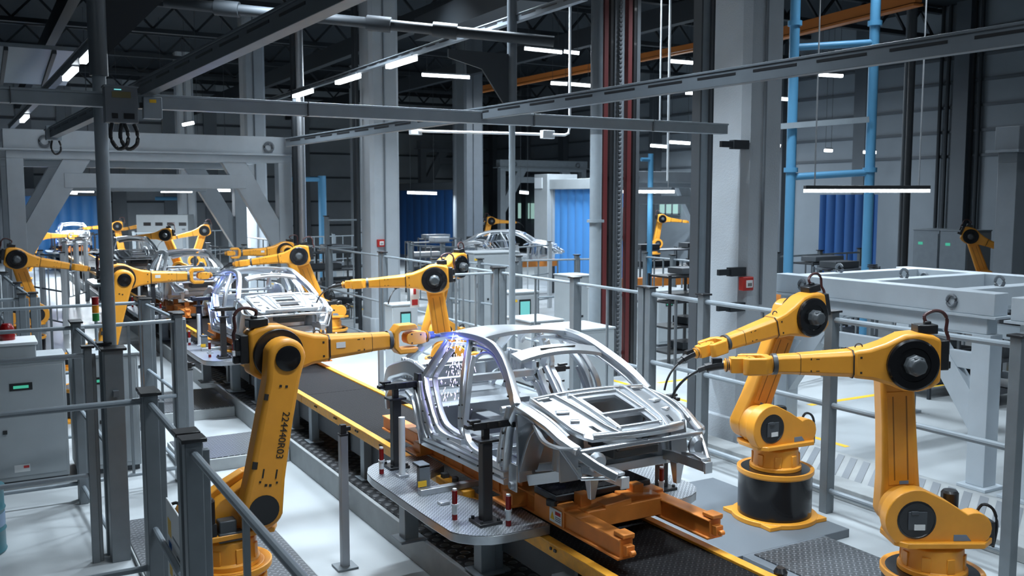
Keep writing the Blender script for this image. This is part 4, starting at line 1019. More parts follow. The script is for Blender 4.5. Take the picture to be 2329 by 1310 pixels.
# slim free standing posts with black sensor heads
for k, (px, py, zt, lb) in enumerate(((785, 1290, 1.28, 'slim grey post with black head standing alone in front of the conveyor'), (868, 960, 1.28, 'slim grey post with black head beyond the conveyor, left of the mid robot'), (437, 1040, 1.2, 'slim grey post with black head by the low tread step at left'))):
    p = onZ(px, py, 0.0)
    if k == 1: p = Vector((5.45, 13.66, 0))
    t = thing('sensor_post', lb, 'post', (p.x, p.y, 0), 'slim sensor posts')
    MB().cbox((p.x, p.y, zt / 2), (0.075, 0.075, zt)).build('shaft', 'alu2', t, 0.006)
    MB().cbox((p.x, p.y, zt + .01), (0.085, 0.085, 0.02)).cbox((p.x + .0, p.y, zt + .06), (0.055, 0.055, 0.09)).cbox((p.x + .05, p.y, zt + .06), (0.05, 0.03, 0.04)).build('sensor_head', 'black', t, 0.004)
    MB().cbox((p.x, p.y, .01), (0.2, 0.2, 0.02)).build('foot_plate', 'fence', t, 0.003)
# sign hanging on the left fence
t = thing('safety_sign', 'white notice board with pictograms hanging on the left fence', 'sign', (XF + .04, 6.45, 0.6))
MB().box((XF + .03, 6.12, 0.55), (XF + .042, 6.78, 1.42)).build('board', 'labelw', t, 0.004)
b = MB()
for k in range(7): b.box((XF + .028, 6.25, 0.66 + k * .09), (XF + .0302, 6.55 - .07 * (k % 3), 0.675 + k * .09)).box((XF + .0418, 6.25, 0.66 + k * .09), (XF + .044, 6.55 - .07 * (k % 3), 0.675 + k * .09))
b.build('text_line', 'midgray', t)
MB().box((XF + .0285, 6.60, 1.18), (XF + .044, 6.72, 1.30)).box((XF + .0285, 6.60, 0.9), (XF + .044, 6.70, 1.0)).build('yellow_symbol', 'labely', t)
MB().box((XF + .0285, 6.60, 1.04), (XF + .044, 6.70, 1.14)).build('blue_symbol', 'curtain', t)
t = thing('hang_tag', 'small yellow and white tag hanging below the notice board', 'tag', (XF + .04, 6.2, 0.3))
MB().box((XF + .03, 6.12, 0.24), (XF + .036, 6.26, 0.54)).build('card', 'labelw', t)
MB().box((XF + .027, 6.14, 0.28), (XF + .039, 6.24, 0.40)).build('yellow_mark', 'labely', t)
# small white notices on posts
for (px, py, Y, lb) in ((943, 672, 15.2, 'white and red notice left of the upright robot, on a grey post'), (1602, 825, 10.3, 'white notice with red figure below the thick column')):
    p = onY(px, py, Y); t = thing('notice_plate', lb, 'sign', p)
    MB().cbox(p, (0.17, 0.012, 0.42)).build('plate', 'labelw', t)
    MB().cbox((p.x, p.y - .008, p.z - .12), (0.11, 0.006, 0.10)).cbox((p.x, p.y - .008, p.z + .08), (0.05, 0.006, 0.12)).build('red_symbol', 'labelr', t)

# ------------------------------------------------------------------ overhead ducts
t = thing('cable_duct', 'long pale duct crossing the whole picture in front of the left mast', 'duct', (4, 9.6, 4.36))
MB().box((-2.6, 9.56, 4.34), (8.75, 9.70, 4.46)).build('duct_body', 'gray', t, 0.004)
MB().box((-2.6, 9.54, 4.455), (8.75, 9.72, 4.475)).build('lid', 'gray', t, 0.003)
b = MB()
for x in (0.35, 3.05, 5.75, 7.5): b.box((x, 9.535, 4.335), (x + .008, 9.725, 4.48))
b.build('joint', 'dgray', t)
def rail_duct(lb, a, q, w=0.12, h=0.13, m='gray', name='support_rail'):
    a, q = Vector(a), Vector(q); t = thing(name, lb, 'rail', (a + q) / 2, 'overhead rails')
    b = MB(); b.bar(a, q, w, h); b.bar(a + Vector((0, 0, h * .55)), q + Vector((0, 0, h * .55)), w * 1.25, 0.02)
    b.build('rail_body', m, t, 0.004)
    L = (q - a).length; d = (q - a) / L; b = MB(); k = 0.2
    dd = MB()
    sidev = d.cross(Vector((0, 0, 1))).normalized()
    while k < L - .4:
        for s in (-1, 1):
            c = a + d * k + sidev * (s * (w / 2 + .001)) + Vector((0, 0, h * .18)); b.bar(c, c + d * 0.42, 0.004, 0.02, up=(0, 0, 1))
        k += 0.6
    b.build('slot', 'black', t)
    return t
ra0, ra1 = onD(112, 308, 13.5), onD(835, -40, 5.0); ra1 += (ra1 - ra0) * .5
rb0, rb1 = onD(655, 325, 15.5), onD(2420, 66, 5.6); rb1 += (rb1 - rb0) * .7
rail_duct('slotted overhead rail climbing from the control box to the top edge', ra0, ra1, 0.11, 0.13, 'railgray')
rail_duct('long slotted rail rising from the portal to the right picture edge', rb0, rb1, 0.085, 0.12, 'railgray')
rc0, rc1 = onD(560, 254, 30), onD(1330, 10, 12.6)
rail_duct('overhead lamp rail carrying a row of short tube lamps', rc0 + Vector((0, 0, .10)), rc1 + Vector((0, 0, .10)), 0.10, 0.10, 'midgray')
rd0, rd1 = onD(25, 300, 34), onD(330, 2, 14)
rail_duct('dark overhead lamp rail at the top left behind the mast', rd0 + Vector((0, 0, .16)), rd1 + Vector((0, 0, .16)), 0.16, 0.16, 'midgray')
p0, p1 = onD(375, 5, 14), onD(1260, 95, 14)
t = thing('pipe_run', 'dark horizontal pipe run with couplings high across the top', 'pipe', (p0 + p1) / 2)
MB().tube(p0, p1, 0.08, 12).build('pipe', 'steel_dark', t)
for f_ in (0.16, 0.55, 0.72): c = p0 + (p1 - p0) * f_; d = (p1 - p0).normalized(); MB().tube(c - d * .18, c + d * .18, 0.115, 12).build('coupling', 'steel_dark', t)
# white conduit with junction box
t = thing('conduit_run', 'bright white conduit with junction box hanging right of the mid column', 'conduit', onD(1100, 300, 15))
q = [onD(945, 298, 15), onD(1150, 303, 15), onD(1285, 307, 15), onD(1293, 303, 15), onD(1296, 290, 15), onD(1296, 150, 15), onD(1297, -20, 15)]
MB().path(q, 0.022, 8).build('conduit', 'white', t)
MB().cbox(onD(1245, 306, 15), (0.22, 0.1, 0.13)).cbox(onD(945, 300, 15), (0.2, .08, .09)).build('junction_box', 'white', t, 0.008)
# control boxes on the left mast
def cable_loop(c, r, n, parent, rad=0.018):
    for k in range(n):
        x0 = c.x + k * r * .75
        MB().path(smooth_pts([(x0 - r * .6, c.y, c.z), (x0 - r * .75, c.y, c.z - r * 1.2), (x0 - r * .2, c.y, c.z - r * 2.1), (x0 + r * .5, c.y, c.z - r * 1.7), (x0 + r * .6, c.y + .02, c.z - r * .7), (x0 + r * .35, c.y + .02, c.z)]), rad, 8).build('cable', 'black', parent)
p = onY(274, 240, 9.35)
t = thing('control_box', 'grey control box with display hung on the left mast, cables looping below', 'control box', p)
MB().cbox(p, (0.28, 0.16, 0.32)).cbox((p.x, p.y, p.z + .165), (0.30, 0.18, 0.016)).build('housing', 'midgray', t, 0.006)
MB().box((p.x - .12, p.y + .08, p.z - .08), (p.x + .12, 9.56, p.z + .10)).build('mounting_bracket', 'dgray', t)
MB().cbox((p.x, p.y - .082, p.z + .09), (0.16, 0.006, 0.055)).build('display', mat('dim_display', (0.16, 0.14, 0.06), 0.4), t)
MB().cbox((p.x - .03, p.y - .082, p.z + .135), (0.06, 0.006, 0.01)).build('blue_mark', 'screen', t)
MB().cbox((p.x - .06, p.y - .082, p.z - .10), (0.05, 0.008, 0.045)).cbox((p.x + .06, p.y - .082, p.z - .10), (0.09, 0.008, 0.05)).build('socket', 'black', t)
cable_loop(Vector((p.x - .01, p.y, p.z - .16)), 0.11, 2, t)
p = onY(346, 246, 9.40)
t = thing('switch_box', 'small pale switch box on the duct right of the control box', 'control box', p)
MB().cbox(p, (0.165, 0.10, 0.20)).build('housing', 'gray', t, 0.006)
MB().cbox((p.x, p.y - .052, p.z + .06), (0.06, 0.005, 0.03)).build('yellow_label', 'labely', t)
MB().cbox((p.x - .095, p.y, p.z + .02), (0.03, 0.05, 0.05)).build('knob', 'black', t)
p = onD(122, 303, 13.2)
t = thing('switch_box', 'small light box with looped cable at the lower end of the left rail', 'control box', p)
MB().cbox(p, (0.2, 0.14, 0.2)).build('housing', 'gray', t, 0.006)
cable_loop(Vector((p.x + .03, p.y, p.z - .1)), 0.09, 1, t, 0.014)

# ------------------------------------------------------------------ portal gantries
def hslab(b, x0, x1, y, z0, z1, d): b.box((x0, y - d / 2, z0), (x1, y + d / 2, z1))
def portal_x(lb, y, x0, x1, ztop, d=0.5, s=1.0, m='portal', name='portal_gantry'):
    t = thing(name, lb, 'gantry', ((x0 + x1) / 2, y, 0), 'portal gantries')
    b = MB(); hslab(b, x0, x1, y, ztop - .46 * s, ztop, d); b.build('top_beam', m, t, 0.01)
    b = MB(); hslab(b, x0 - .15, x1 + .25, y, ztop - .51 * s, ztop - .46 * s, d + .2); b.build('flange', m, t, 0.004)
    b = MB(); hslab(b, x0 + .05, x1 - .05, y, ztop - .70 * s, ztop - .51 * s, d * .8); b.build('lower_beam', m, t, 0.01)
    b = MB(); hslab(b, x0 + 1.3 * s, x1 - 1.3 * s, y, ztop - 1.40 * s, ztop - 1.04 * s, d * .7); b.build('tie_beam', m, t, 0.01)
    zb = ztop - .70 * s
    for sx, xa in ((1, x0), (-1, x1)):
        MB().box((min(xa + sx * .05, xa + sx * .42 * s), y - d * .4, 0), (max(xa + sx * .05, xa + sx * .42 * s), y + d * .4, zb)).build('leg', m, t, 0.01)
        b = MB(); b.prism([(xa + sx * 1.32 * s, zb + .05), (xa + sx * 1.95 * s, zb + .05), (xa + sx * .40 * s, zb - 2.6 * s), (xa + sx * .40 * s, zb - 1.6 * s)], y - d * .3, y + d * .3, 'xz')
        b.build('brace', m, t, 0.008)
    for xa in (x0 + .9, x1 - .7):
        b = MB().path([(xa + .12 * math.cos(a), y - d / 2 - .05, ztop - .28 * s + .12 * math.sin(a)) for a in [k * .42 for k in range(16)]], 0.035, 6); b.build('lifting_eye', 'midgray', t)
    return t
portal_x('white portal gantry spanning the conveyor, nearest of the two', 26, 0.75, 7.8, 5.15)
portal_x('second white portal gantry standing behind the first one', 31, 0.75, 7.8, 5.1)
portal_x('dark grey portal gantry rising behind the dark blue curtain', 58, 26.0, 30.6, 7.3, 0.6, 1.1, 'midgray')
portal_x('grey portal gantry behind the light blue curtain booth', 46, 25.4, 31.2, 5.6, 0.45, 0.9, 'gray')
portal_x('pale portal gantry far off behind the hanging strip lamp', 26, 18.6, 23.0, 4.4, 0.4, 0.8, 'portal')
portal_x('dim grey portal gantry at the right picture edge', 11.5, 17.8, 22.5, 4.9, 0.5, 1.0, 'midgray')
# right steel table-like frame, made of two portals joined by beams
def frame_table(lb, x0, x1, y0, y1, zt, legs):
    t = thing('gantry_table', lb, 'gantry', ((x0 + x1) / 2, (y0 + y1) / 2, 0), 'braced gantry tables')
    for x in (x0, x1):
        MB().box((x - .13, y0, zt - .27), (x + .13, y1, zt)).build('top_beam', 'portal', t, 0.008)
        MB().box((x - .18, y0 - .05, zt - .30), (x + .18, y1 + .05, zt - .27)).build('flange', 'portal', t, 0.003)
        MB().box((x - .10, y0 + .1, zt - .50), (x + .10, y1 - .1, zt - .30)).build('lower_beam', 'portal', t, 0.008)
        for y in (y0 + .16, y1 - .16):
            MB().box((x - .12, y - .12, 0.04), (x + .12, y + .12, zt - .5)).box((x - .19, y - .19, 0), (x + .19, y + .19, 0.04)).build('leg', 'portal', t, 0.006)
        for sy, y in ((1, y0), (-1, y1)):
            b = MB().prism([(y + sy * .85, zt - .49), (y + sy * 1.15, zt - .49), (y + sy * .26, zt - 1.75), (y + sy * .26, zt - 1.25)], x - .08, x + .08, 'yz'); b.build('brace', 'portal', t, 0.006)
        MB().box((x - .06, y0 + .28, zt - 0.95), (x + .06, y1 - .28, zt - .75)).build('tie_beam', 'portal', t, 0.006)
        for yy in (y0 + .55, y1 - .55):
            MB().path([(x - .15, yy + .06 * math.cos(a), zt - .13 + .07 * math.sin(a)) for a in [k * .45 for k in range(15)]], 0.02, 6).build('lifting_eye', 'midgray', t)
    for k, y in enumerate((y0 + .62, (y0 + y1) / 2 + .3, y1 - .3)):
        MB().box((x0 + .13, y - .11, zt - .25), (x1 - .13, y + .11, zt - .005)).build('cross_beam', 'portal', t, 0.008)
        MB().path([(x0 + .9, y + .0 + .06 * math.cos(a), zt + .05 + .07 * math.sin(a)) for a in [q * .45 for q in range(15)]], 0.02, 6).build('lifting_eye', 'midgray', t)
    return t
frame_table('heavy grey steel frame with braced legs right of the thick column', 10.5, 13.2, 6.75, 10.25, 2.38, 4)
frame_table('second heavy steel frame, cut off by the right picture edge', 10.5, 13.2, 3.2, 6.55, 2.36, 4)
# ================================================================== cabinets and machines
def cabinet(lb, x0, x1, y0, y1, h, face='-y', disp=True, name='control_cabinet', group='control cabinets', lids=False, marks=True, screen=False, z0=0.0, df=(.22, .46)):
    t = thing(name, lb, 'cabinet', ((x0 + x1) / 2, (y0 + y1) / 2, z0), group)
    MB().box((x0, y0, z0 + .06), (x1, y1, h)).build('body', 'cab', t, 0.01)
    MB().box((x0 - .02, y0 - .02, h), (x1 + .02, y1 + .02, h + .035)).build('lid', 'cab', t, 0.008)
    MB().box((x0 + .02, y0 + .02, z0), (x1 - .02, y1 - .02, z0 + .06)).build('plinth', 'dgray', t)
    MB().box((x0 + .03, y0 - .012, z0 + .12), (x1 - .03, y0 + .002, h - .05)).build('door', 'cab', t, 0.005)
    if disp:
        MB().box((x0 + (x1 - x0) * df[0], y0 - .018, h - .34), (x0 + (x1 - x0) * df[1], y0 - .010, h - .25)).build('display_frame', 'black', t)
        MB().box((x0 + (x1 - x0) * (df[0] + .03), y0 - .021, h - .315), (x0 + (x1 - x0) * (df[1] - .03), y0 - .016, h - .28)).build('display', 'led', t)
    if screen:
        MB().box((x0 + (x1 - x0) * .3, y0 - .02, h - .5), (x0 + (x1 - x0) * .72, y0 - .010, h - .12)).build('screen_frame', 'black', t)
        MB().box((x0 + (x1 - x0) * .34, y0 - .024, h - .46), (x0 + (x1 - x0) * .68, y0 - .018, h - .16)).build('screen', 'screen', t)
    if marks:
        b = MB()
        for k in range(3): b.cbox((x0 + (x1 - x0) * (.3 + .1 * k), y0 - .018, z0 + (h - z0) * .45), (0.045, 0.02, 0.045))
        b.cbox((x0 + (x1 - x0) * .07, y0 - .018, z0 + (h - z0) * .62), (0.03, 0.025, 0.11)); b.cbox((x0 + .08, y0 - .018, h - .3), (.03, .02, .03))
        b.build('button', 'black', t)
        MB().cbox((x0 + .08, y0 - .014, h - .14), (0.14, 0.006, 0.05)).build('yellow_label', 'labely', t)
        MB().cbox((x0 + (x1 - x0) * .62, y0 - .014, z0 + .22), (0.17, 0.006, 0.09)).build('white_label', 'labelw', t)
        MB().cbox((x0 + (x1 - x0) * .62 + .045, y0 - .018, z0 + .235), (0.06, 0.006, 0.03)).build('red_mark', 'labelr', t)
    return t
cabinet('grey cabinet with green display at the left edge behind the rails', -0.45, 0.93, 12.75, 13.4, 1.52, df=(.55, .73))
cabinet('grey cabinet with green display behind the square steel post', 1.02, 1.78, 12.8, 13.5, 1.50)
t = thing('metal_case', 'pale flat case lying on top of the left edge cabinet', 'case', (0.2, 13.0, 1.555))
MB().box((-0.3, 12.8, 1.556), (0.62, 13.35, 1.72)).build('case', 'cab', t, 0.012)
MB().box((-0.32, 12.78, 1.72), (0.64, 13.37, 1.76)).build('lid', 'white', t, 0.008)
t = thing('oil_drum', 'teal drum cut off by the left edge at the bottom', 'drum', (-0.12, 10.5, 0))
MB().lathe([(0.28, 0), (0.29, 0.02), (0.28, 0.04), (0.28, 0.21), (0.292, 0.23), (0.28, 0.25), (0.28, 0.42), (0.292, 0.44), (0.28, 0.46), (0.28, 0.64), (0.29, 0.66), (0.26, 0.665)], (-0.12, 10.5, 0), 32).build('drum', 'drum', t)
MB().lathe([(0.283, 0.27), (0.283, 0.40)], (-0.12, 10.5, 0), 32).build('pale_band', 'labelb', t)
t = thing('stack_light', 'red amber green stack light on a pole behind the left rails', 'signal light', (1.35, 13.2, 1.535))
q = onY(217, 700, 13.2)
MB().tube((q.x, q.y, 1.0 if q.x > 1.0 else 1.5), (q.x, q.y, q.z - .17), 0.02, 10).build('pole', 'gray', t)
for k, m in enumerate(('green', 'amber', 'red')): MB().tube((q.x, q.y, q.z - .17 + k * .105), (q.x, q.y, q.z - .07 + k * .105), 0.042, 16).build(m + '_lens', m, t)
t = thing('warning_lamp', 'dark red dome lamp at the left edge on a low unit', 'signal light', onY(16, 757, 13.6))
q = onY(16, 757, 13.0)
MB().lathe([(0.09, -.1), (0.09, 0.0), (0.08, 0.06), (0.05, 0.1)], (q.x, q.y + .1, 1.86), 18).build('dome', 'red', t)
MB().tube((q.x, q.y + .1, 1.761), (q.x, q.y + .1, 1.80), 0.07, 16).build('base', 'dgray', t)
# mid ground cabinets behind the front car
cabinet('pale cabinet with sloping lid right behind the front car roof, left one', 8.80, 9.50, 14.7, 15.6, 1.22, disp=False, group='low cabinets behind the front car')
cabinet('pale cabinet with flat lid behind the front car roof, right one', 8.72, 9.62, 13.25, 14.2, 1.24, disp=False, group='low cabinets behind the front car')
cabinet('operator terminal with teal screen behind the front car roof', 9.22, 9.86, 16.2, 16.7, 1.60, disp=False, screen=True, name='operator_terminal', group='operator terminals')
cabinet('tall grey cabinet beside the fence corner left of the red rails', 11.95, 12.6, 18.2, 18.9, 1.68)
cabinet('pale cabinet with dark switches just left of the red rails', 11.75, 12.25, 16.6, 17.2, 1.52, disp=False)
cabinet('white topped bench cabinet behind the upright robot', 10.9, 12.2, 21.0, 21.9, 2.1, disp=False)
cabinet('small terminal with teal screen left of the upright robot arm', 7.2, 7.75, 17.4, 17.8, 1.35, disp=False, screen=True, name='operator_terminal', group='operator terminals', marks=False)
for k, y in enumerate((18.58, 19.58)):
    t = cabinet('dark grey cabinet with teal display by the right wall, %s of the pair' % ('right' if k == 0 else 'left'), 27.0, 28.2, y, y + .97, 2.45, disp=False, marks=False)
    MB().box((26.98, y + .55, 1.95), (27.0, y + .78, 2.1)).build('display_frame', 'black', t)
    MB().box((26.97, y + .58, 1.98), (26.985, y + .75, 2.07)).build('display', 'led', t)
    MB().box((26.975, y + .03, .15), (27.0, y + .94, 2.35)).build('door', 'gray', t)
    for o in t.children:
        if o.name.startswith('body') or o.name.startswith('lid'): o.data.materials[0] = M_['gray']
for k, (x, y) in enumerate(((15.4, 17.2), (16.6, 17.6), (13.9, 17.4))):
    cabinet(('grey machine cabinet with teal lamp left of the blue frame post', 'grey machine cabinet under the hanging strip lamp', 'low grey machine cabinet right of the thick column')[k], x, x + .9, y, y + .7, 1.9 - .3 * k, marks=False)

# ------------------------------------------------------------------ curtains
def curtain(lb, axis, c, a0, a1, z0, z1, m, n, hood=True, frame='midgray'):
    """ribbed strip curtain; axis 'x' hangs along x at y=c, 'y' along y at x=c"""
    P = (lambda a, o, z: (a, c + o, z)) if axis == 'x' else (lambda a, o, z: (c + o, a, z))
    t = thing('strip_curtain', lb, 'curtain', P((a0 + a1) / 2, 0, z0), 'blue strip curtains')
    v = []; nn = n * 8
    for k in range(nn + 1):
        a = a0 + (a1 - a0) * k / nn; o = -0.09 * abs(math.cos(math.pi * k / 8)) ** 0.6
        v.append(P(a, o, z0)); v.append(P(a, o, z1))
    MB().add(v, [(2 * k, 2 * k + 2, 2 * k + 3, 2 * k + 1) for k in range(nn)], True).build('curtain_strips', m, t)
    if hood:
        b = MB(); lo = P(a0 - .25, -.3, z1); hi = P(a1 + .25, .25, z1 + .42); b.box([min(i, j) for i, j in zip(lo, hi)], [max(i, j) for i, j in zip(lo, hi)]); b.build('head_box', frame, t, 0.02)
        for a in (a0 - .14, a1 + .14):
            b = MB(); lo = P(a - .13, -.2, 0); hi = P(a + .13, .15, z1); b.box([min(i, j) for i, j in zip(lo, hi)], [max(i, j) for i, j in zip(lo, hi)]); b.build('jamb', frame, t, 0.01)
    return t
def yr(x): r = ray(x, 500); return 23.5 * r.y / r.x          # where a picture column meets the right wall line
curtain('dark blue strip curtain beside the white column, under a dark head box', 'y', 23.4, yr(1062), yr(905), 0.0, 3.95, 'curtain', 9)
def yq(x, X): r = ray(x, 500); return X * r.y / r.x
curtain('light blue strip curtain behind the red vertical rails', 'y', 21.5, yq(1352, 21.5), yq(1266, 21.5), 0, 3.85, 'curtain_l', 5, frame='cab')
curtain('light blue curtain strips seen right of the red rails', 'y', 21.6, yq(1450, 21.6), yq(1365, 21.6), 0, 3.8, 'curtain_l', 5, hood=False)
t = thing('booth', 'pale grey booth tower left of the light blue curtain', 'booth', (21.4, yq(1245, 21.4), 0))
y0, y1 = yq(1254, 21.3), yq(1224, 21.3)
MB().box((21.1, y0, 0), (22.6, y1, 4.5)).build('tower', 'cab', t, 0.02)
MB().box((21.07, y0 + .4, 3.9), (21.1, y0 + 1.0, 4.35)).build('lit_panel', 'white', t)
curtain('small blue curtain far off behind the leftmost portal leg', 'x', 58, 1.6, 6.2, 0, 3.6, 'curtain_l', 8)
curtain('blue curtain behind the blue pipe frame at right', 'y', 23.3, yq(2000, 23.3), yq(1868, 23.3), 0, 3.6, 'curtain', 6, hood=False)
# window strip with green daylight, far
for (xa, xb, ya, yb, X, lb) in ((1178, 1222, 462, 498, 31.8, 'pale green lit window strip far behind the mid mast'), (1500, 1545, 463, 486, 31.8, 'pale green lit window strip above the small far robot'), (1078, 1092, 470, 492, 31.8, 'tiny pale green window right of the dark blue curtain')):
    p, q = onX(xa, ya, X), onX(xb, yb, X)
    t = thing('lit_window', lb, 'window', (X, (p.y + q.y) / 2, q.z), 'lit window strips')
    MB().box((X - .02, q.y, q.z), (X, p.y, p.z)).build('pane', mat('window_glow', (0.2, 0.3, 0.28), 0.3, emit=(0.45, 0.75, 0.68), estr=0.55), t)
    b = MB(); w_ = p.y - q.y
    for k in range(4): b.box((X - .05, q.y + w_ * k / 3 - .05, q.z - .05), (X - .015, q.y + w_ * k / 3 + .05, p.z + .05))
    b.box((X - .05, q.y - .05, q.z - .08), (X - .015, p.y + .05, q.z)).build('frame', 'midgray', t)
# ------------------------------------------------------------------ red vertical rails and pipes in the middle
bx = 1362
def vpipe(px, Y, r, z1, m, name, par, z0=0.0):
    p = onY(px, 500, Y); MB().tube((p.x, p.y, z0), (p.x, p.y, z1), r, 10).build(name, m, par)
t = thing('lift_mast', 'bundle of dark vertical rails with red guides and ladder, behind the car', 'mast', onY(1400, 900, 15) * 1.0)
t.location.z = 0
for px, r, m, nm in ((1357, .055, 'gray', 'frame_post'), (1372, .045, 'redpipe', 'red_guide'), (1384, .03, 'black', 'cable_chain'), (1394, .035, 'dgray', 'guide'), (1408, .04, 'midgray', 'rack'), (1425, .045, 'redpipe', 'red_guide'), (1436, .03, 'black', 'cable_chain'), (1444, .04, 'dgray', 'guide')):
    p = onY(px, 500, 15.0)
    MB().box((p.x - r, p.y - .06, 0), (p.x + r, p.y + .06, 10.5)).build(nm, m, t)
b = MB(); p, q = onY(1352, 500, 15.1), onY(1450, 500, 15.1)
for k in range(9): b.box((p.x, 15.08, 0.4 + k * 1.15), (q.x, 15.12, 0.46 + k * 1.15))
b.build('tie_bar', 'dgray', t)
p = onY(1408, 500, 14.9); pr_ = [(14.93, 0.1)]
for k in range(115): z_ = 0.1 + k * .085; pr_ += [(14.915, z_), (14.89, z_ + .02), (14.89, z_ + .05), (14.915, z_ + .07)]
MB().prism(pr_ + [(14.93, 9.9)], p.x - .03, p.x + .03, 'yz').build('toothed_rack', 'dgray', t)
t = thing('channel_post', 'grey steel channel standing against the left of the thick column', 'post', (0, 0, 0))
p = onY(1594, 500, 10.9); t.location = (p.x, p.y, 0)
MB().box((p.x - .10, p.y - .05, 0), (p.x + .06, p.y + .05, 10.5)).build('web', 'gray', t)
MB().box((p.x - .13, p.y - .09, 0), (p.x - .10, p.y + .09, 10.5)).box((p.x + .06, p.y - .09, 0), (p.x + .11, p.y + .09, 10.5)).build('flange', 'dgray', t)
t2 = onY(1610, 755, 10.8)
tag(MB().cbox((t2.x, t2.y - .0, t2.z), (0.07, 0.02, 0.07)).build('yellow_sticker', 'labely'), 'small yellow sticker on the channel beside the thick column', 'sticker')
for px, lb in ((1625, 'dark conduit riser just left of the thick column'), (1618, 'second dark conduit riser beside the channel')):
    p = onY(px, 500, 10.7); tag(MB().tube((p.x, p.y, 0), (p.x, p.y, 10.5), 0.025, 10).build('conduit_riser', 'steel_dark'), lb, 'pipe', 'conduit risers')
# thin shiny pipe beside white portal and others
for px, Y, r, m, lb in ((686, 25, .12, 'alu', 'bright vertical pipe rising past the right portal leg'), (672, 25, .07, 'steel_dark', 'dark vertical pipe beside the right portal leg'), (815, 23.3, .05, 'steel_dark', 'dark riser along the left of the white column'), (808, 25, .05, 'steel_dark', 'second dark riser left of the white column'), (1040, 40, .2, 'midgray', 'dark vertical pipe right of the dark blue curtain'), (2050, 18, .05, 'midgray', 'thin pipe on the right of the blue frame'), (2062, 18, .1, 'dgray', 'thick dark pipe on the right of the blue frame')):
    p = onY(px, 450, Y); tag(MB().tube((p.x, p.y, 0), (p.x, p.y, 10.5), r, 12).build('riser_pipe', m), lb, 'pipe', 'vertical pipes')
p = onY(1462, 505, 14.4)
tag(MB().tube((10.0, 14.4, 3.05), (10.0, 14.4, 3.10), 0.16, 18).build('pipe_collar', 'gray'), 'collar ring on the pale round mast', 'collar', 'mast collars')
# blue pipe frame at right
t = thing('pipe_tower', 'tall blue pipe frame behind the thick column, with cross tubes', 'pipe frame', onD(1880, 600, 21))
t.location.z = 0
L_, R_ = onD(1797, 450, 20.5), onD(1976, 450, 20.5)
for p in (L_, R_):
    MB().tube((p.x, p.y, 0), (p.x, p.y, 10.5), 0.105, 14).build('upright', 'bluepipe', t)
    for z in (4.05, 7.15, 0.3): MB().tube((p.x, p.y, z), (p.x, p.y, z + .1), 0.15, 14).build('coupling', 'bluepipe', t)
for z in (3.95, 6.7):
    MB().tube((L_.x, L_.y, z), (R_.x, R_.y, z + .1), 0.075, 12).build('cross_tube', 'bluepipe', t)
t3 = thing('cross_beam', 'pale square beam across the blue pipe frame', 'beam', (L_ + R_) / 2)
MB().bar(onD(1770, 288, 20.2), onD(1975, 272, 20.2), 0.1, 0.12).build('beam', 'gray', t3)
for (px, pyt, D, lb) in ((733, 400, 40, 'blue pipe stand left of the white column in the distance'), (412, 445, 50, 'small blue pipe far behind the robots'), (1479, 350, 24, 'short blue pipe right of the pale mast')):
    p = onD(px, 450, D); q = onD(px, pyt, D)
    tag(MB().tube((p.x, p.y, 0), (p.x, p.y, q.z), 0.17 if D > 30 else .07, 12).tube((p.x, p.y, q.z - .15), (p.x - 1.3 if D > 30 else p.x - .3, p.y, q.z - .15), 0.1 if D > 30 else .05, 10).build('blue_pipe', 'bluepipe'), lb, 'pipe', 'blue pipes')
# crane girders
for a, q_, hgt, lb in ((onD(1060, 208, 42), onD(1620, 96, 34), 0.2, 'orange crane girder high behind the red rails'), (onD(1720, 88, 32), onD(2090, -8, 24), 0.28, 'orange crane girder at the top right behind the blue frame')):
    t = thing('crane_girder', lb, 'crane', (a + q_) / 2, 'orange crane girders')
    MB().bar(a, q_, hgt * .7, hgt).build('girder', 'crane', t); MB().bar(a + Vector((0, 0, -hgt / 2 - .06)), q_ + Vector((0, 0, -hgt / 2 - .06)), hgt, 0.06).build('bottom_flange', 'crane', t)
# ceiling panel at upper left
p = onD(0, 90, 26)
t = thing('ceiling_panel', 'pale ribbed soffit panel at the upper left corner', 'panel', onD(70, 140, 26))
c = [onD(-60, 100, 24), onD(185, 118, 24), onD(150, 195, 31), onD(-60, 185, 31)]
MB().add([*c, *[q + Vector((0, 0, .1)) for q in c]], [(0, 1, 2, 3), (7, 6, 5, 4), (0, 4, 5, 1), (1, 5, 6, 2), (2, 6, 7, 3), (3, 7, 4, 0)]).build('soffit', 'gray', t)
b = MB()
for f_ in (0.3, 0.75): b.bar(c[0] + (c[1] - c[0]) * f_ - Vector((0, 0, .05)), c[3] + (c[2] - c[3]) * f_ - Vector((0, 0, .05)), 0.1, 0.1)
b.build('rib', 'steel_dark', t)
# flat dark ducts at the top
for k, (a, q_, wd, hg, lb) in enumerate(((onD(985, 70, 22), onD(1240, -30, 16), 0.9, 0.5, 'dark ventilation duct top centre'),)):
    tag(MB().bar(a, q_, wd, hg).build('vent_duct', 'steel_dark'), lb, 'duct', 'ventilation ducts')
p, q = onD(318, 488, 46), onD(436, 552, 46)
t = thing('machine_panel', 'pale machine front with dark slots far behind the two close robots', 'machine', (p.x, p.y, 0))
MB().bar(Vector((p.x, p.y, (p.z + .0) / 2)), Vector((q.x, q.y, p.z / 2)), 0.8, p.z).build('body', 'cab', t, 0.02)
d_ = Vector((q.x - p.x, q.y - p.y, 0)).normalized(); n_ = Vector((d_.y, -d_.x, 0))
for k in range(4): c = Vector((p.x, p.y, p.z - .45)) + d_ * (.35 + k * .58) + n_ * .41; MB().bar(c, c + d_ * .36, 0.02, .16).build('slot', 'black', t)
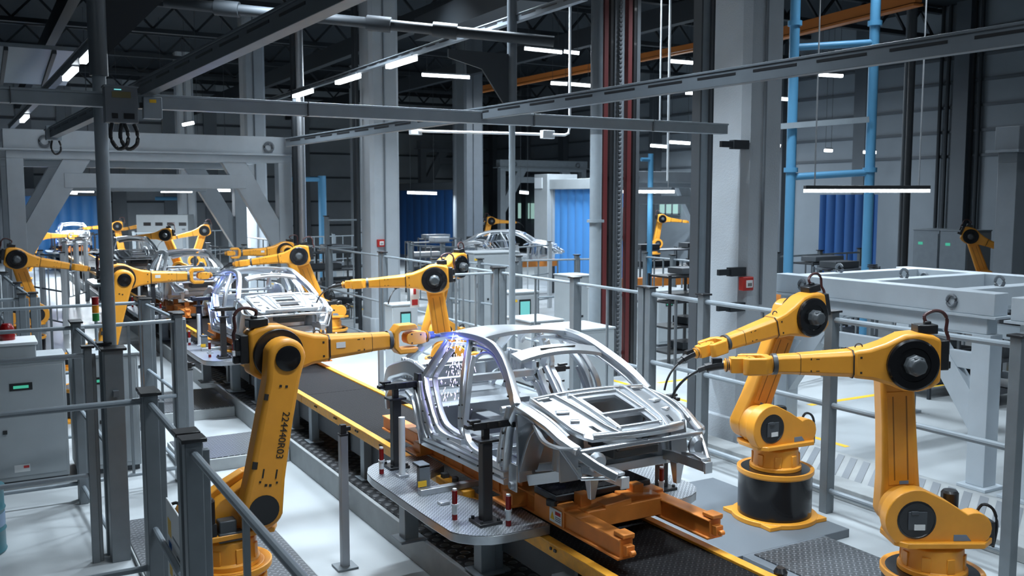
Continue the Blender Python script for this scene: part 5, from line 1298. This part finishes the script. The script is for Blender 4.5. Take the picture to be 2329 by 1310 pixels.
# ------------------------------------------------------------------ racks, machines and fences far away
def rack(lb, x, y, w, d, h, shelves, m='dgray', goods=True):
    t = thing('parts_rack', lb, 'rack', (x, y, 0), 'parts racks')
    for i in (-1, 1):
        for j in (-1, 1): MB().cbox((x + i * w / 2, y + j * d / 2, h / 2), (0.05, 0.05, h)).build('upright', m, t)
    for k in range(shelves):
        z = 0.25 + (h - .3) * k / max(1, shelves - 1)
        MB().cbox((x, y, z), (w, d, 0.04)).build('shelf', m, t)
        if goods:
            f_ = random.uniform(.35, .8); MB().cbox((x - w * (.45 - f_ / 2) * random.choice((-1, 1)), y, z + .11), (w * f_, d * .7, random.uniform(.12, .2))).build('drawer', random.choice(['steel_dark', 'midgray', 'alu', 'dgray']), t, 0.01)
    return t
def onfloor(px, D): p = onD(px, 450, D); return p.x, p.y
RK = [(1545, 20, 1.0, 'black'), (2150, 16.8, 1.4, 'steel_dark'), (740, 28.6, 1.6, 'dgray'), (780, 30, 1.6, 'dgray'), (1500, 30, 2.0, 'midgray'), (1580, 31, 1.0, 'dgray'), (1870, 24, 1.3, 'dgray'), (1930, 22, 1.4, 'midgray'), (1110, 36, 1.8, 'midgray'), (975, 35, 1.6, 'dgray'), (1000, 38, 1.6, 'dgray'), (2290, 16, 1.2, 'dgray'), (1690, 27, 1.4, 'dgray')]
RL = ['dark parts rack right of the pale round mast', 'black parts rack standing behind the biggest robot arm', 'dark rack between portal leg and white column, left one', 'dark rack between portal leg and white column, right one', 'long grey rack under the small far robot', 'dark rack under the small far robot, right end', 'dark rack left of the tall blue frame foot', 'grey rack inside the tall blue frame', 'grey rack below the far pair of robots', 'dark rack right of the white column', 'dark rack below the dark blue curtain', 'dark rack at the right picture edge behind the steel frame', 'dark rack hidden low behind the thick column']
for (px, D, wd, m), lb in zip(RK, RL):
    x, y = onfloor(px, D); rack(lb, x, y, wd, 0.7, 1.9, 4, m)
FN = [(470, 29, 640, 27, 'white guard rail between the braces of the white portal'), (40, 26, 135, 24, 'white guard rail left of the round mast under the sloping robot arm'), (140, 30, 188, 32, 'white guard rail left of the mast beside the line'), (930, 30, 1085, 28, 'far fence run with white rails right of the white column'), (1090, 27, 1250, 30, 'far fence run below the far pair of robots'), (1470, 24, 1600, 22, 'far fence run right of the pale mast'), (1770, 17, 1990, 19.5, 'fence run behind the heavy steel frame, left part'), (1990, 19, 2329, 17, 'fence run behind the heavy steel frame, right part'), (690, 36, 820, 38, 'far fence run beyond the portal leg'), (300, 40, 520, 44, 'far fence run behind the distant robots'), (1180, 22.5, 1440, 23.5, 'fence run with thin rails behind the terminal'), (1770, 24, 1960, 26, 'far fence run under the hanging strip lamp'), (1020, 22.5, 1170, 20.5, 'fence run right of the twin robot disc')]
for a, d0, c_, d1, lb in FN:
    p, q = onfloor(a, d0), onfloor(c_, d1); mid = ((p[0] + q[0]) / 2, (p[1] + q[1]) / 2)
    fence(lb, [p, mid, q], zs=(2.0, 1.1, 0.3), nm=2, h=2.1, w=0.1, group='distant fence runs', m='gray' if a in (930, 690) else 'white' if a in (40, 140, 470, 1090) else 'fence')
b = None
# orange benches in the distance
for px, D, lb in ((1520, 27, 'orange skid carrier parked far right of the pale mast'), (1790, 15.8, 'orange skid end peeping out behind the heavy steel frame'), (1180, 34, 'orange carrier under the far car shell'), (2275, 25, 'orange carrier far right')):
    x, y = onfloor(px, D); t = thing('orange_carrier', lb, 'skid', (x, y, 0), 'distant orange carriers')
    MB().box((x - 1.6 if D > 20 else x - .25, y - .15, 1.0 if D > 20 else 2.0), (x + 1.6 if D > 20 else x + .15, y + .15, 1.25)).build('beam', 'orange', t, 0.01)
    for k in (-1, 1): MB().box((x + k * (1.4 if D > 20 else .15) - .08, y - .1, 0), (x + k * (1.4 if D > 20 else .15) + .08, y + .1, 1.0 if D > 20 else 2.0)).build('foot', 'dgray', t)
# distant robots on the right hand side lines
robot('small far robot right of the pale mast, forearm reaching right', (1507, 498), 2.45, -20, (1497, 555), (1550, 503), full=False, mirror=True)
robot('far robot by the light blue curtain, forearm level to the right', (1118, 503), 2.27, -12, (1106, 560), (1155, 505), full=False, mirror=True)
robot('far robot left of its neighbour near the light blue curtain', (1096, 508), 2.35, 200, (1104, 560), (1090, 520), full=False)
robot('distant robot near the right edge, forearm falling to the right', (2208, 538), 2.42, -52, (2235, 612), (2290, 570), full=False, mirror=True)
x, y = onfloor(1175, 34)
tcar = car('far bare car shell beside the robots near the light blue curtain', 0); tcar.location = (x, y, 1.3); tcar.rotation_euler.z = 0.9
# ================================================================== lamps and light
def tube_lamp(lb, p, q, w=0.09, h=0.05, body=0.10, group='tube lamps', m='midgray', power=0, name='tube_lamp', rods=0.0):
    p, q = Vector(p), Vector(q); c = (p + q) / 2
    t = thing(name, lb, 'lamp', c, group)
    MB().bar(p + Vector((0, 0, h / 2 + body / 2)), q + Vector((0, 0, h / 2 + body / 2)), w * 1.3, body).build('housing', m, t, 0.004)
    MB().bar(p, q, w, h).build('tube', 'tube', t)
    if rods:
        b = MB(); d = (q - p)
        for f_ in (0.08, 0.92): c_ = p + d * f_; b.tube(c_, c_ + Vector((0, 0, rods)), 0.012, 8)
        b.build('hanger_rod', 'alu', t)
    if power:
        d = (q - p); a = math.atan2(d.y, d.x)
        area_light(c - Vector((0, 0, h / 2 + .03)), d.length, w, power, rot=(0, 0, a), parent=t)
    return t
# short lamps under the lamp rail
dirc = (rc1 - rc0)
def on_rail(a, q, px):
    best = min((abs(((a + (q - a) * (k / 400)) - CAM).dot(RT) / ((a + (q - a) * (k / 400)) - CAM).dot(FW) * FPX + IW / 2 - px), k) for k in range(401))
    return a + (q - a) * (best[1] / 400)
nm = ['first lamp under the lamp rail, left of the pipe', 'second lamp under the lamp rail, beside the pale column', 'third lamp under the lamp rail, crossing the white column', 'lamp under the lamp rail at the top edge, mid picture']
for (xa, xb), lb in zip(((668, 708), (768, 816), (883, 944), (1335, 1362)), nm):
    p, q = on_rail(rc0, rc1, xa), on_rail(rc0, rc1, xb); o = Vector((0, 0, 0.0))
    tube_lamp(lb, p + o, q + o, 0.11, 0.08, 0.03, 'lamps on the lamp rail', power=60)
for (xa, xb), lb in zip(((50, 62), (148, 172), (189, 214), (238, 262)), ('small lamp at the far left above the portal leg', 'lamp on the dark left rail, left of the mast', 'bright lamp on the dark left rail touching the mast', 'lamp on the dark left rail just right of the mast')):
    p, q = on_rail(rd0, rd1, xa), on_rail(rd0, rd1, xb); o = Vector((0, 0, 0.0))
    tube_lamp(lb, p + o, q + o, 0.12, 0.09, 0.05, 'lamps on the left rail', power=40)
# hanging strip lamps
a, q = onD(1830, 434, 15.2), onD(2112, 434, 15.2)
t = tube_lamp('long black strip lamp hanging at right on two thin rods', a, q, 0.11, 0.05, 0.06, 'hanging strip lamps', 'black', power=90, name='strip_lamp', rods=7.0)
a, q = onD(1395, 436, 24), onD(1531, 436, 23)
tube_lamp('strip lamp hanging behind the pale mast on a thin rod', a, q, 0.14, 0.07, 0.07, 'hanging strip lamps', 'midgray', power=60, name='strip_lamp', rods=7.0)
LM = [(1193, 1278, 110, 119, 30, 'transverse lamp left of the red rails, upper left half'), (1283, 1317, 117, 121, 30, 'transverse lamp left of the red rails, upper right half'), (960, 1068, 170, 176, 32, 'transverse lamp right of the white column'), (1253, 1290, 189, 191, 36, 'transverse lamp left of the red rails, lower left half'), (1296, 1342, 191, 195, 36, 'transverse lamp left of the red rails, lower right half'), (1525, 1577, 139, 143, 36, 'small ceiling lamp right of the pale mast'), (1560, 1577, 211, 212, 38, 'tiny ceiling lamp at the left flank of the channel post'), (1864, 1916, 170, 173, 30, 'small ceiling lamp inside the blue frame'), (1769, 1792, 224, 226, 38, 'tiny ceiling lamp left of the blue frame'), (1480, 1521, 331, 334, 44, 'far lamp right of the pale mast, left one'), (1523, 1569, 323, 326, 44, 'far lamp right of the pale mast, right one'), (927, 993, 438, 440, 44, 'far strip lamp before the dark blue curtain'), (1182, 1202, 437, 439, 44, 'far strip lamp right of the mid mast'),
      (132, 174, 437, 439, 46, 'far lamp under the portal tie, leftmost'), (150, 212, 434, 435, 40, 'far lamp under the portal tie, second from left'), (196, 282, 431, 432, 36, 'far lamp under the portal tie, left of the mast foot'), (367, 436, 435, 435, 38, 'far lamp under the portal tie, middle'), (446, 523, 432, 433, 34, 'far lamp under the portal tie, right'), (416, 440, 284, 279, 40, 'small tilted lamp above the portal, mid left'), (1965, 1991, 346, 347, 34, 'tiny lamp low behind the blue frame'), (1876, 1892, 342, 343, 36, 'tiny lamp inside the blue frame, low'), (1766, 1774, 331, 332, 36, 'tiny lamp just right of the thick column')]
for xa, xb, ya, yb, D, lb in LM:
    D = min(D, 31.0 / max(ray(xb, yb).x, ray(xa, ya).x, 0.01))
    f_ = D / 30
    a, q = onD(xa, ya, D), onD(xb, yb, D)
    t = tube_lamp(lb, a, q, 0.14 * f_ if ya < 400 else .1 * f_, 0.08 * f_, 0.05, 'far ceiling lamps', power=1300 if 425 < ya < 445 and xa < 530 else 60 if xa > 1600 else 900 if xb - xa > 30 else 300)
    for f_ in (.1, .9): c = a + (q - a) * f_; MB().tube((c.x, c.y, c.z + .1), (c.x, c.y, 10.6), 0.008, 6).build('hanger_rod', 'dgray', t)
# small switched off fittings on thin rods
for px, lb in ((1524, 'bright thin rod hanging right of the pale mast'), (1505, 'second bright thin rod right of the pale mast')):
    a = onD(px, -20, 22); tag(MB().tube((a.x, a.y, 5.1 if px == 1505 else 3.9), (a.x, a.y, 10.5), 0.02, 8).build('hanger_rod', 'white'), lb, 'rod', 'thin hanging rods')
# fill lamps added to light the hall, in rows out of view above the picture
CEIL = 10.6
def rods(t, pts, z0):
    b = MB()
    for x, y in pts: MB().tube((x, y, z0), (x, y, CEIL), 0.008, 6).build('hanger_rod', 'dgray', t)
ROWS = {-1.6: 'the left cabinets', 3.9: 'the left robots', 6.7: 'the right robots', 12.6: 'the thick column', 16.0: 'the blue pipe tower', 20.5: 'the right wall'}
DOWN = {-1.5: 'behind the viewer', 2.5: 'beside the viewer', 6.0: 'level with the front car nose', 9.5: 'level with the long duct', 13.5: 'level with the second station', 18.0: 'level with the third station', 24.0: 'level with the white portal'}
for x, nx_ in ROWS.items():
    for y, ny_ in DOWN.items():
        z = 6.6 + max(0, math.hypot(x, y) - 11) * 0.24
        if z > 9.6: continue
        power = 360 if x > 5 else 470
        if x > 11: power = 230 if x < 13 else 45
        if x < 0: power = 25
        if x < 0 and y > 8: continue
        if y < 4: power *= 0.35
        elif y < 8: power *= 0.8
        if y > 12: power *= 3.6 if x > 5 else 2.1
        t = thing('added_fill_lamp', 'added unseen fill lamp above %s, %s' % (nx_, ny_), 'lamp', (x, y, z), 'added fill lamps above the picture')
        MB().box((x - .8, y - .14, z), (x + .8, y + .14, z + .07)).build('housing', 'midgray', t)
        MB().box((x - .78, y - .11, z - .02), (x + .78, y + .11, z)).build('tube', 'tube', t)
        rods(t, [(x - .6, y), (x + .6, y)], z + .07)
        area_light((x, y, z - .04), 1.55, 0.22, power, parent=t, rot=(0, math.radians(-3) if 3 < x < 5 else 0, 0), spread=106 if 3 < x < 5 else 112)
# ------------------------------------------------------------------ welding light and sparks
WP = onX(1040, 769, XC - 0.46)
t = thing('weld_sparks', 'burst of white and violet welding sparks at the front car roof', 'sparks', WP)
b = MB()
b.lathe([(0.002, -.02), (0.016, -.01), (0.018, 0.0), (0.016, .01), (0.002, .02)], (WP.x, WP.y, WP.z), 12)
for k in range(14):
    a = random.uniform(0, 6.28); e = random.uniform(-1, 1); d = Vector((math.cos(a) * .3, -.6 + math.sin(a) * .5, e)).normalized(); L = random.uniform(.04, .1)
    b.tube(WP, WP + d * L, 0.003, 5, 0.0005)
b.build('arc_flash', 'flash', t)
b = MB()
for k in range(150):
    a = random.gauss(0, 1); fall = random.random() ** 1.2
    d = Vector((random.gauss(-.02, .06), random.gauss(0.03, .09), 0))
    p = WP + d * (0.35 + fall * 1.0) + Vector((0, 0, -fall * 0.62 + random.gauss(0, .05)))
    v_ = (d * 1.0 + Vector((random.gauss(0, .03), random.gauss(0, .03), -0.35 - fall * .5))).normalized()
    L = random.uniform(.006, .03) + (0.04 if random.random() < .10 else 0)
    b.tube(p, p + v_ * L, random.uniform(.0008, .0022), 4, 0.0005)
b.build('spark', 'spark', t)['kind'] = 'stuff'
point_light(WP + Vector((-.12, 0.10, 0.02)), 0.04, 5.0, (0.06, 0.13, 1.0)).parent = None
for o in bpy.data.objects:
    if o.type == 'LIGHT' and o.data.type == 'POINT' and not o.parent: o.parent = t; o.location = Vector(o.location) - WP
def weld_glow(p, power, lb):
    t = thing('weld_arc', lb, 'sparks', p, 'distant welding arcs')
    MB().lathe([(0.002, -.02), (0.02, 0.0), (0.002, .02)], tuple(p), 10).build('arc', 'flash', t)
    o = point_light((0, 0, 0), 0.05, power, (0.10, 0.22, 1.0)); o.parent = t; o.location = (-.12, -.1, 0)
weld_glow(Vector((XC - .62, 7.9 + 8.8, 2.1)), 14, 'welding arc lighting the second car shell blue')
weld_glow(Vector((XC - .7, 7.4 + 43, 1.9)), 30, 'welding arc at the farthest blue car shell')
